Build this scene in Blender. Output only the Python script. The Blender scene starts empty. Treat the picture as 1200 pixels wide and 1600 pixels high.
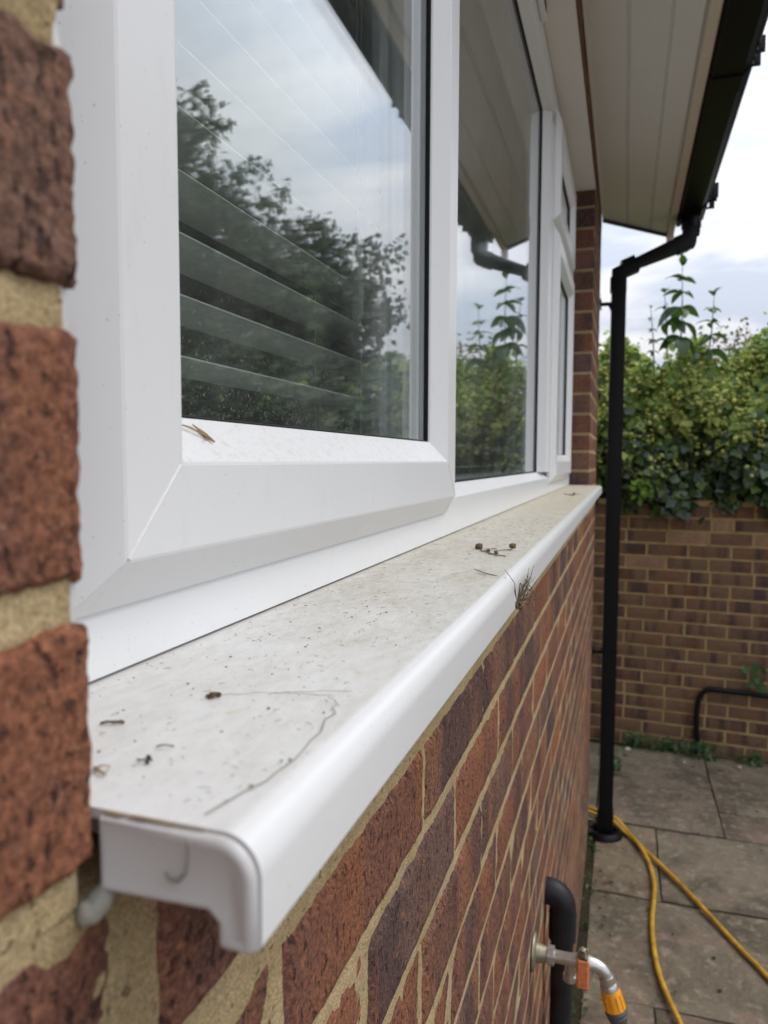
import bpy, math, random
import numpy as np
from mathutils import Vector, Matrix, noise
R = math.radians
random.seed(7)
rng = np.random.default_rng(7)
H = 1.775                      # lens height above the paving; builders take z relative to the lens
SC = bpy.context.scene
COL = SC.collection

# ------------------------------------------------------------------ camera
cam = bpy.data.cameras.new('camera')
camo = bpy.data.objects.new('camera', cam); COL.objects.link(camo)
yaw, pitch, roll = R(17.99), R(3.98), R(0.194)
cy, sy, cp, sp = math.cos(yaw), math.sin(yaw), math.cos(pitch), math.sin(pitch)
r_ = Vector((cy, sy, 0)); f_ = Vector((-sy*cp, cy*cp, -sp)); u_ = r_.cross(f_)
r2 = math.cos(roll)*r_ + math.sin(roll)*u_; u2 = -math.sin(roll)*r_ + math.cos(roll)*u_
camo.matrix_world = Matrix(((r2.x, u2.x, -f_.x, .126), (r2.y, u2.y, -f_.y, 0), (r2.z, u2.z, -f_.z, H), (0, 0, 0, 1)))
cam.sensor_fit = 'VERTICAL'; cam.sensor_height = 24; cam.lens = 1158*24/1600
cam.clip_start = .01; cam.clip_end = 600
cam.dof.use_dof = True; cam.dof.focus_distance = .5; cam.dof.aperture_fstop = 8.2
SC.camera = camo

# ------------------------------------------------------------------ world, sun, exposure
W = bpy.data.worlds.new('World'); SC.world = W; W.use_nodes = True
nt = W.node_tree; N = nt.nodes; Lk = nt.links; N.clear()
def wn(t, **k):
    n = N.new(t)
    for a, b in k.items(): setattr(n, a, b)
    return n
SUN_EL, SUN_AZ = 52, 62        # azimuth measured from +Y towards +X
out = wn('ShaderNodeOutputWorld')
sky = wn('ShaderNodeTexSky', sky_type='NISHITA', sun_disc=False, sun_elevation=R(SUN_EL), sun_rotation=R(SUN_AZ), air_density=1.2, dust_density=2.0)
bg1 = wn('ShaderNodeBackground'); bg1.inputs[1].default_value = .1
Lk.new(sky.outputs[0], bg1.inputs[0])
tc = wn('ShaderNodeTexCoord'); sx = wn('ShaderNodeSeparateXYZ'); Lk.new(tc.outputs['Generated'], sx.inputs[0])
zz = wn('ShaderNodeMath', operation='MAXIMUM'); Lk.new(sx.outputs[2], zz.inputs[0]); zz.inputs[1].default_value = 0
za = wn('ShaderNodeMath', operation='ADD'); Lk.new(zz.outputs[0], za.inputs[0]); za.inputs[1].default_value = .18
dv = wn('ShaderNodeVectorMath', operation='DIVIDE'); Lk.new(tc.outputs['Generated'], dv.inputs[0])
cz = wn('ShaderNodeCombineXYZ'); [Lk.new(za.outputs[0], cz.inputs[i]) for i in range(3)]
Lk.new(cz.outputs[0], dv.inputs[1])
n1 = wn('ShaderNodeTexNoise'); n1.inputs['Scale'].default_value = 1.5; n1.inputs['Detail'].default_value = 8; n1.inputs['Roughness'].default_value = .55; n1.inputs['Distortion'].default_value = .35
mp = wn('ShaderNodeMapping'); mp.inputs['Scale'].default_value = (1.0, 1.7, .25); mp.inputs['Location'].default_value = (3.3, 1.2, 0); mp.inputs['Rotation'].default_value = (0, 0, .6)
Lk.new(dv.outputs[0], mp.inputs[0]); Lk.new(mp.outputs[0], n1.inputs[0])
cr = wn('ShaderNodeValToRGB'); Lk.new(n1.outputs['Fac'], cr.inputs[0])
e = cr.color_ramp.elements; e[0].position = .40; e[0].color = (.56, .61, .71, 1); e[1].position = .66; e[1].color = (.93, .91, .91, 1)
m = e.new(.5); m.color = (.73, .745, .80, 1)
# overcast vault: brighter overhead
gr = wn('ShaderNodeMapRange'); Lk.new(zz.outputs[0], gr.inputs[0]); gr.inputs[1].default_value = 0; gr.inputs[2].default_value = 1; gr.inputs[3].default_value = .77; gr.inputs[4].default_value = 3.0
bg2 = wn('ShaderNodeBackground'); tz = wn('ShaderNodeValToRGB'); Lk.new(zz.outputs[0], tz.inputs[0]); te = tz.color_ramp.elements
te[0].position = .12; te[0].color = (1, .995, 1, 1); te[1].position = .55; te[1].color = (.97, .985, 1.0, 1)
tm = wn('ShaderNodeMix', data_type='RGBA', blend_type='MULTIPLY'); tm.inputs[0].default_value = 1; Lk.new(cr.outputs[0], tm.inputs[6]); Lk.new(tz.outputs[0], tm.inputs[7])
Lk.new(tm.outputs[2], bg2.inputs[0]); Lk.new(gr.outputs[0], bg2.inputs[1])
mx = wn('ShaderNodeMixShader'); mx.inputs[0].default_value = .88; Lk.new(bg1.outputs[0], mx.inputs[1]); Lk.new(bg2.outputs[0], mx.inputs[2])
Lk.new(mx.outputs[0], out.inputs[0])
sun = bpy.data.lights.new('sun', 'SUN'); sun.energy = 1.35; sun.angle = R(25); sun.color = (1, .94, .85)
suno = bpy.data.objects.new('sun', sun); COL.objects.link(suno)
sd = Vector((math.sin(R(SUN_AZ))*math.cos(R(SUN_EL)), math.cos(R(SUN_AZ))*math.cos(R(SUN_EL)), math.sin(R(SUN_EL))))
suno.rotation_euler = sd.to_track_quat('Z', 'Y').to_euler(); suno.location = (6, 3, 9)
vs = SC.view_settings; vs.view_transform = 'Standard'; vs.look = 'None'; vs.gamma = 1; vs.use_curve_mapping = False; vs.exposure = 0.12
SC.render.engine = 'CYCLES'
try:
    SC.cycles.use_denoising = True; SC.cycles.denoiser = 'OPENIMAGEDENOISE'
    SC.cycles.max_bounces = 12; SC.cycles.transparent_max_bounces = 24; SC.cycles.sample_clamp_indirect = 6
except Exception: pass

# ------------------------------------------------------------------ material helper
class G:
    """tiny node-graph writer"""
    def __init__(s, name, rough=.6, spec=.5, coat=0):
        s.m = bpy.data.materials.new(name); s.m.use_nodes = True; s.nt = s.m.node_tree
        s.b = s.nt.nodes['Principled BSDF']; s.o = s.nt.nodes['Material Output']
        s.b.inputs['Roughness'].default_value = rough; s.b.inputs['Specular IOR Level'].default_value = spec
        s.b.inputs['Coat Weight'].default_value = coat
    def n(s, t, **k):
        x = s.nt.nodes.new(t)
        for a, b in k.items(): setattr(x, a, b)
        return x
    def put(s, sock, v):
        if isinstance(v, bpy.types.NodeSocket): s.nt.links.new(v, sock)
        elif isinstance(v, (tuple, list)): sock.default_value = tuple(v) + ((1,) if len(v) == 3 and len(sock.default_value) == 4 else ())
        else: sock.default_value = v
    def obj(s): return s.n('ShaderNodeTexCoord').outputs['Object']
    def rnd(s): return s.n('ShaderNodeObjectInfo').outputs['Random']
    def isl(s): return s.n('ShaderNodeNewGeometry').outputs['Random Per Island']
    def mapv(s, v, scale=(1, 1, 1), loc=(0, 0, 0)):
        x = s.n('ShaderNodeMapping'); s.put(x.inputs[0], v); x.inputs['Scale'].default_value = scale
        if isinstance(loc, bpy.types.NodeSocket): s.put(x.inputs['Location'], loc)
        else: x.inputs['Location'].default_value = loc
        return x.outputs[0]
    def noise(s, v, sc, det=4, ro=.55, dist=0):
        x = s.n('ShaderNodeTexNoise'); s.put(x.inputs['Vector'], v); x.inputs['Scale'].default_value = sc
        x.inputs['Detail'].default_value = det; x.inputs['Roughness'].default_value = ro; x.inputs['Distortion'].default_value = dist
        return x.outputs['Fac']
    def vor(s, v, sc, feat='F1'):
        x = s.n('ShaderNodeTexVoronoi', feature=feat); s.put(x.inputs['Vector'], v); x.inputs['Scale'].default_value = sc
        return x.outputs['Distance']
    def ramp(s, f, *st):
        x = s.n('ShaderNodeValToRGB'); s.put(x.inputs[0], f); e = x.color_ramp.elements
        while len(e) < len(st): e.new(.5)
        for i, (p, c) in enumerate(st):
            e[i].position = p
            e[i].color = (c, c, c, 1) if not isinstance(c, tuple) else tuple(c) + (1,)
        return x.outputs[0]
    def mix(s, f, a, b, mode='MIX'):
        x = s.n('ShaderNodeMix', data_type='RGBA', blend_type=mode); s.put(x.inputs[0], f); s.put(x.inputs[6], a); s.put(x.inputs[7], b)
        return x.outputs[2]
    def math(s, op, a, b=0, c=0):
        x = s.n('ShaderNodeMath', operation=op); s.put(x.inputs[0], a); s.put(x.inputs[1], b); s.put(x.inputs[2], c); return x.outputs[0]
    def mr(s, v, a, b, c=0, d=1):
        x = s.n('ShaderNodeMapRange'); s.put(x.inputs[0], v)
        for i, q in enumerate((a, b, c, d)): x.inputs[i+1].default_value = q
        return x.outputs[0]
    def vm(s, op, a, b):
        x = s.n('ShaderNodeVectorMath', operation=op); s.put(x.inputs[0], a); s.put(x.inputs[1], b); return x.outputs[0] if op not in ('DOT_PRODUCT',) else x.outputs['Value']
    def sep(s, v):
        x = s.n('ShaderNodeSeparateXYZ'); s.put(x.inputs[0], v); return x.outputs
    def comb(s, a, b, c):
        x = s.n('ShaderNodeCombineXYZ'); s.put(x.inputs[0], a); s.put(x.inputs[1], b); s.put(x.inputs[2], c); return x.outputs[0]
    def bump(s, h, st, dist):
        x = s.n('ShaderNodeBump'); x.inputs['Strength'].default_value = st; x.inputs['Distance'].default_value = dist; s.put(x.inputs['Height'], h)
        s.put(s.b.inputs['Normal'], x.outputs[0]); return x
    def col(s, c): s.put(s.b.inputs['Base Color'], c); return s
    def rough(s, c): s.put(s.b.inputs['Roughness'], c); return s

def simple(name, c, rough=.5, spec=.5, metal=0, nz=.12, sc=40, bump=0, bsc=200):
    g = G(name, rough, spec); g.b.inputs['Metallic'].default_value = metal
    v = g.obj(); f = g.noise(v, sc, 5)
    g.col(g.mix(g.mr(f, .3, .7), tuple(x*(1-nz) for x in c), tuple(min(1, x*(1+nz)) for x in c)))
    if bump: g.bump(g.noise(v, bsc, 3), bump, .001)
    return g.m

def brick_mat(name, island=False, tint=1.0, brown=0.0, pale=False):
    g = G(name, .90, .2)
    rn = g.isl() if island else g.rnd()
    v = g.obj()
    off = g.comb(g.math('MULTIPLY', rn, 37.), g.math('MULTIPLY', rn, 91.), g.math('MULTIPLY', rn, 53.))
    w = g.vm('ADD', v, off)
    t = tint
    base = g.ramp(g.math('FRACT', g.math('MULTIPLY', rn, 7.31)), (0, (.195*t, .090*t, .062*t)), (.3, (.165*t, .080*t, .062*t)), (.55, (.26*t, .108*t, .058*t)), (.75, (.19*t, .11*t, .076*t)), (1, (.13*t, .082*t, .074*t)))
    if brown: base = g.mix(brown, base, (.185, .128, .082))
    if pale: base = g.mix(.85, base, (.36, .24, .15))
    band = g.noise(g.mapv(w, (6, 10, 1.6)), 1.0, 2, .5, .4)            # fire marks across the brick
    c = g.mix(g.ramp(band, (.48, 0.), (.60, .8 if not pale else .15)), base, (.072*t, .050*t, .054*t))
    c = g.mix(g.ramp(g.noise(g.mapv(w, (7, 13, 3)), 1.2, 3, .55, .3), (.52, 0.), (.68, .65)), c, (.27*t, .115*t, .055*t) if not pale else (.42, .26, .17))
    mid = g.noise(w, 95, 5, .7, .4)
    c = g.mix(g.ramp(mid, (.30, .5), (.44, 0.)), c, (.07*t, .045*t, .042*t))
    c = g.mix(g.ramp(mid, (.54, 0.), (.70, .6)), c, (.32*t, .155*t, .082*t))
    fine = g.noise(w, 380, 4, .75)
    c = g.mix(g.mr(fine, .36, .64), g.mix(1, c, (.50, .47, .47), 'MULTIPLY'), g.mix(1, c, (1.45, 1.36, 1.28), 'MULTIPLY'))
    pits = g.ramp(g.noise(g.mapv(w, (1, 1.15, .7)), 190, 3, .6), (.59, 0.), (.64, 1.))
    c = g.mix(g.math('MULTIPLY', pits, .75), c, (.034, .020, .018))
    pl = g.ramp(g.noise(w, 640, 2, .5), (.66, 0.), (.72, 1.))
    c = g.mix(g.math('MULTIPLY', pl, .45), c, (.46, .32, .22))
    eff = g.ramp(g.noise(g.mapv(w, (4, 14, 5)), 1.6, 6, .7), (.66, 0.), (.80, .5))
    c = g.mix(eff, c, (.42, .37, .35))
    g.col(c)
    big = g.noise(w, 60, 4, .6)
    h = g.math('ADD', g.math('MULTIPLY', big, .3), g.math('SUBTRACT', g.math('ADD', g.math('MULTIPLY', fine, .8), g.math('MULTIPLY', mid, .5)), g.math('MULTIPLY', pits, 1.3)))
    g.bump(h, .75, .0020)
    return g.m

def mortar_mat(name, a=(.36, .285, .165), b=(.22, .175, .10)):
    g = G(name, .95, .15); v = g.obj()
    f = g.noise(v, 14, 6, .65); s = g.noise(v, 900, 3, .7); l = g.noise(v, 120, 4, .6)
    c = g.mix(g.mr(f, .35, .65), b, a)
    c = g.mix(g.mr(s, .38, .66), g.mix(1, c, (.62, .60, .55), 'MULTIPLY'), g.mix(1, c, (1.25, 1.22, 1.2), 'MULTIPLY'))
    hole = g.ramp(g.noise(v, 260, 2, .5), (.66, 0.), (.74, 1.))
    c = g.mix(g.math('MULTIPLY', hole, .6), c, (.06, .05, .035))
    wht = g.ramp(g.noise(g.mapv(v, (1, 1.5, 3)), 7, 4, .6), (.62, 0.), (.72, .55))
    c = g.mix(wht, c, (.58, .54, .47))
    g.col(c)
    g.bump(g.math('ADD', g.math('MULTIPLY', l, 1.2), g.math('SUBTRACT', g.math('MULTIPLY', s, .5), hole)), .8, .0015)
    return g.m

def pvc_mat(name, c=(.765, .775, .785), rough=.28, speck=.6, grime=False):
    g = G(name, rough, .5); v = g.obj()
    big = g.noise(v, 9, 5, .6)
    col = g.mix(g.mr(big, .3, .75), c, tuple(x*.97 for x in c))
    sp_ = g.ramp(g.noise(v, 520, 2, .4), (.735, 0.), (.765, speck))
    col = g.mix(sp_, col, (.36, .33, .28))
    r = rough
    if grime:
        nrm = g.sep(g.n('ShaderNodeNewGeometry').outputs['Normal'])[2]
        up = g.mr(nrm, .97, .999)
        p = g.sep(v)
        along = g.mr(g.math('ADD', p[1], g.math('MULTIPLY', g.noise(v, 14, 4), .35)), .28, .75, .32, 1.)
        film = g.mr(g.noise(g.mapv(v, (1.0, .55, 1)), 26, 9, .72, .5), .30, .66, .28, 1)
        film2 = g.mr(g.noise(g.mapv(v, (1.6, .7, 1)), 120, 6, .75), .38, .66)
        fm = g.math('MULTIPLY', g.math('MULTIPLY', g.math('ADD', g.math('MULTIPLY', film, .6), g.math('MULTIPLY', film2, .4)), along), up)
        col = g.mix(g.math('MULTIPLY', fm, .95), col, (.36, .325, .245))
        far = g.math('MULTIPLY', g.mr(p[1], .35, 1.5, 0, .75), up)
        col = g.mix(far, col, (.48, .43, .32))
        strk = g.ramp(g.noise(g.mapv(v, (1.0, .3, 1)), 240, 8, .85, 1.5), (.57, 0.), (.66, .75))
        col = g.mix(g.math('MULTIPLY', g.math('MULTIPLY', strk, up), along), col, (.20, .185, .15))
        wipe = g.ramp(g.noise(g.mapv(v, (1.2, .5, 1)), 40, 5, .6, .8), (.60, 0.), (.72, .35))
        col = g.mix(g.math('MULTIPLY', wipe, up), col, (.70, .70, .69))
        yel = g.ramp(g.noise(v, 85, 2, .4), (.72, 0.), (.78, .5))
        col = g.mix(g.math('MULTIPLY', yel, up), col, (.50, .42, .20))
        sp2 = g.ramp(g.noise(v, 300, 2, .5), (.705, 0.), (.745, .85))
        col = g.mix(g.math('MULTIPLY', sp2, up), col, (.14, .11, .075))
        r = g.math('ADD', r, g.math('MULTIPLY', fm, .5))
        g.bump(g.math('ADD', film2, g.math('MULTIPLY', strk, .4)), .12, .0004)
    else:
        nrm = g.sep(g.n('ShaderNodeNewGeometry').outputs['Normal'])[2]
        upw = g.mr(nrm, .25, .6)
        d1 = g.math('MULTIPLY', g.ramp(g.noise(g.mapv(v, (1, .5, 1)), 260, 6, .75, .6), (.50, 0.), (.68, .32)), upw)
        col = g.mix(d1, col, (.40, .34, .27))
        d2 = g.ramp(g.noise(g.mapv(v, (1, 1, .35)), 55, 7, .75), (.56, 0.), (.80, .22))
        col = g.mix(d2, col, (.50, .47, .41))
    g.col(col); g.rough(r)
    return g.m

def leaf_mat(name, stops, rough=.45, trans=.25, spec=.4):
    g = G(name, rough, spec)
    c = g.ramp(g.isl(), *stops)
    f = g.noise(g.obj(), 60, 3); c = g.mix(g.mr(f, .3, .7), g.mix(1, c, (.8, .8, .8), 'MULTIPLY'), g.mix(1, c, (1.2, 1.2, 1.1), 'MULTIPLY'))
    g.col(c)
    t = g.n('ShaderNodeBsdfTranslucent'); g.put(t.inputs[0], g.mix(1, c, (1.3, 1.5, .8), 'MULTIPLY'))
    a = g.n('ShaderNodeMixShader'); a.inputs[0].default_value = trans
    g.nt.links.new(g.b.outputs[0], a.inputs[1]); g.nt.links.new(t.outputs[0], a.inputs[2]); g.nt.links.new(a.outputs[0], g.o.inputs[0])
    return g.m

def glass_mat():
    g = G('window_glass'); N_ = g.nt
    geo = g.n('ShaderNodeNewGeometry')
    d = g.math('ABSOLUTE', g.vm('DOT_PRODUCT', geo.outputs['Normal'], geo.outputs['Incoming']))
    k = g.math('POWER', g.math('SUBTRACT', 1.0, d), 4.2)
    f = g.math('ADD', g.math('MULTIPLY', k, .89), .10)
    v = g.obj()
    tr = g.n('ShaderNodeBsdfTransparent'); tr.inputs[0].default_value = (.962, .978, .968, 1)
    gl = g.n('ShaderNodeBsdfGlossy'); gl.inputs['Roughness'].default_value = 0.0; gl.inputs[0].default_value = (.97, .985, 1, 1)
    
    m1 = g.n('ShaderNodeMixShader'); g.put(m1.inputs[0], f); N_.links.new(tr.outputs[0], m1.inputs[1]); N_.links.new(gl.outputs[0], m1.inputs[2])
    # dust and dried rain specks on the pane, thickest at the bottom edge
    df = g.n('ShaderNodeBsdfDiffuse'); df.inputs[0].default_value = (.62, .63, .60, 1)
    z = g.sep(v)[2]
    low = g.mr(z, .0, .11, .8, .06)
    spk = g.math('MULTIPLY', g.ramp(g.noise(v, 620, 2, .5), (.66, 0.), (.72, 1.)), low)
    film = g.math('MULTIPLY', g.mr(g.noise(g.mapv(v, (1, 1, .4)), 11, 5), .4, .75, 0, .05), 1.0)
    m2 = g.n('ShaderNodeMixShader'); g.put(m2.inputs[0], g.math('ADD', g.math('MULTIPLY', spk, .5), film)); N_.links.new(m1.outputs[0], m2.inputs[1]); N_.links.new(df.outputs[0], m2.inputs[2])
    N_.links.new(m2.outputs[0], g.o.inputs[0])
    return g.m

M = dict(
    brick=brick_mat('brick_red'), brick_stuff=brick_mat('brick_red_far', island=True),
    gbrick=brick_mat('brick_garden', tint=.8, brown=.75), gbrick_stuff=brick_mat('brick_garden_far', island=True, tint=.8, brown=.75),
    palebrick=brick_mat('brick_pale', tint=.8, pale=True),
    mortar=mortar_mat('mortar_house', (.50, .395, .235), (.37, .285, .16)), gmortar=mortar_mat('mortar_garden', (.47, .35, .175), (.32, .235, .11)),
    pvc=pvc_mat('white_pvc'), sill=pvc_mat('sill_pvc', c=(.765, .772, .78), rough=.25, grime=True),
    cap=pvc_mat('cap_pvc_shaded', c=(.60, .585, .58), rough=.45),  # end cap plastic with its shade put into a greyer colour
    soffit=pvc_mat('soffit_pvc', c=(.83, .84, .84), rough=.45, speck=.3), fascia=pvc_mat('fascia_pvc', c=(.74, .67, .57), rough=.4, speck=.3),
    head=pvc_mat('head_pvc', c=(.80, .79, .76), rough=.5, speck=.3),
    black=simple('black_plastic', (.005, .005, .006), .42, .22, nz=.3), rubber=simple('black_rubber', (.01, .01, .011), .7, .3),
    foam=simple('black_pipe_plastic', (.012, .013, .015), .5, .3, nz=.3),
    metal=simple('chrome_worn', (.55, .53, .49), .32, .5, metal=.85, nz=.15, sc=90, bump=.2, bsc=400),
    brass=simple('dull_brass', (.30, .26, .19), .5, .5, metal=.7, nz=.25, sc=120),
    lever=simple('orange_lever', (.62, .20, .07), .5, .5, nz=.25, sc=150), yellow=simple('orange_connector', (.80, .33, .015), .42, .5),
    grey=simple('grey_plastic', (.075, .08, .09), .5, .5), hose=simple('yellow_hose', (.50, .28, .025), .5, .4, nz=.35, sc=22),
    spacer=simple('spacer_aluminium', (.50, .52, .54), .4, .5, metal=.3, nz=.1),
    slat=simple('blind_slat', (.84, .86, .84), .5, .4, nz=.04), cordm=simple('blind_cord', (.55, .56, .54), .8, .2),
    tassel=simple('blind_tassel', (.55, .60, .56), .3, .5),
    room=simple('room_plaster_dimmed', (.09, .088, .085), .9, .2), roomfloor=simple('room_floor', (.05, .045, .04), .8, .2), board=simple('inner_board', (.45, .45, .44), .5),  # whitish room walls, coloured dark to paint in the dim interior
    timber=simple('dark_timber', (.075, .035, .028), .7, .3, nz=.3, sc=30), tile=simple('roof_tile', (.16, .08, .06), .9, .2, nz=.3),
    caulk=simple('caulk', (.60, .60, .58), .5, .3, nz=.1, sc=150), silicone=simple('silicone', (.30, .285, .24), .5, .4, nz=.2, sc=200), paint=simple('white_paint_splash', (.62, .62, .64), .8, .2, nz=.15, sc=300),
    bark=simple('bark', (.09, .07, .05), .9, .2, nz=.4, sc=50, bump=.6, bsc=80), stem=simple('green_stem', (.11, .12, .05), .7, .3),
    twig=simple('dry_twig', (.13, .09, .055), .9, .2, nz=.3, sc=400), dirt=simple('dirt_crumb', (.055, .04, .028), .95, .1, nz=.4, sc=900),
    straw=simple('dry_straw', (.36, .26, .15), .9, .2, nz=.3, sc=400), web=simple('cobweb', (.33, .31, .26), .9, .1),
    stone=simple('pale_chip', (.50, .46, .40), .8, .2, nz=.3, sc=100),
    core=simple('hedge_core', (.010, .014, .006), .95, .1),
    glass=glass_mat(),
)
def slab_mat():
    g = G('riven_paving', .85, .3); rn = g.rnd(); v = g.vm('ADD', g.obj(), g.comb(g.math('MULTIPLY', rn, 31.), g.math('MULTIPLY', rn, 17.), 0.))
    base = g.ramp(g.math('FRACT', g.math('MULTIPLY', rn, 5.7)), (0, (.20, .155, .10)), (.4, (.20, .14, .10)), (.7, (.165, .138, .098)), (1, (.225, .185, .125)))
    a = g.noise(v, 3.2, 8, .68, .5); b_ = g.noise(v, 22, 6, .7, .3); c_ = g.noise(v, 180, 4, .7)
    c = g.mix(g.ramp(a, (.44, 0.), (.60, .85)), base, (.09, .07, .048))
    c = g.mix(g.ramp(g.noise(v, 4.5, 5, .6, 1.), (.54, 0.), (.66, .5)), c, (.25, .165, .125))
    c = g.mix(g.ramp(b_, (.52, 0.), (.70, .8)), c, (.34, .285, .20))
    c = g.mix(g.ramp(g.noise(v, 9, 6, .7, 1.2), (.58, 0.), (.68, .6)), c, (.07, .056, .038))
    c = g.mix(g.ramp(b_, (.25, .55), (.42, 0.)), c, (.05, .045, .035))
    c = g.mix(g.mr(c_, .35, .65, 0, 1), g.mix(1, c, (.78, .78, .78), 'MULTIPLY'), g.mix(1, c, (1.18, 1.18, 1.16), 'MULTIPLY'))
    g.col(c); g.bump(g.math('ADD', g.math('MULTIPLY', b_, 1.), g.math('MULTIPLY', a, 2.)), .8, .008); g.rough(g.mr(b_, .3, .7, .6, .95))
    return g.m
M['slab'] = slab_mat()
_s = M['slat'].node_tree; _t = _s.nodes.new('ShaderNodeBsdfTranslucent'); _t.inputs[0].default_value = (.85, .88, .85, 1)
_x = _s.nodes.new('ShaderNodeMixShader'); _x.inputs[0].default_value = .15; _s.links.new(_s.nodes['Principled BSDF'].outputs[0], _x.inputs[1]); _s.links.new(_t.outputs[0], _x.inputs[2]); _s.links.new(_x.outputs[0], _s.nodes['Material Output'].inputs[0])
def soil_mat():
    g = G('soil_ground', .95, .15); v = g.obj(); a = g.noise(v, 3, 6, .6); b_ = g.noise(v, 60, 5, .7)
    c = g.mix(g.mr(a, .35, .65), (.030, .024, .016), (.05, .045, .022)); c = g.mix(g.ramp(b_, (.5, 0.), (.7, .8)), c, (.075, .06, .04))
    g.col(c); g.bump(b_, .8, .01); return g.m
M['soil'] = soil_mat()
def ridge_mat(): return M['soffit']
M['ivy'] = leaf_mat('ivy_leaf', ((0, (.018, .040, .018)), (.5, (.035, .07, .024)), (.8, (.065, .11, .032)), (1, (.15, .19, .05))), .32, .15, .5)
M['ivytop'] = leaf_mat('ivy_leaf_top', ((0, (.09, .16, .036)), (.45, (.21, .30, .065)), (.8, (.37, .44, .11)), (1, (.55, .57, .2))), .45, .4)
M['umbel'] = leaf_mat('ivy_flower', ((0, (.20, .25, .06)), (.5, (.34, .38, .10)), (1, (.52, .52, .19))), .8, .1, .2)
M['bright'] = leaf_mat('young_leaf', ((0, (.12, .22, .03)), (1, (.20, .32, .045))), .5, .35)
M['weed'] = leaf_mat('weed_leaf', ((0, (.018, .05, .014)), (.6, (.035, .08, .02)), (1, (.07, .13, .03))), .5, .2)
M['shoot'] = leaf_mat('shoot_leaf', ((0, (.035, .075, .03)), (1, (.07, .12, .04))), .45, .3)
M['tree'] = leaf_mat('tree_leaf', ((0, (.010, .020, .007)), (.6, (.022, .038, .011)), (1, (.05, .07, .022))), .5, .15, .3)
M['rust'] = leaf_mat('russet_leaf', ((0, (.16, .10, .05)), (1, (.24, .17, .08))), .6, .3)

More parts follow.
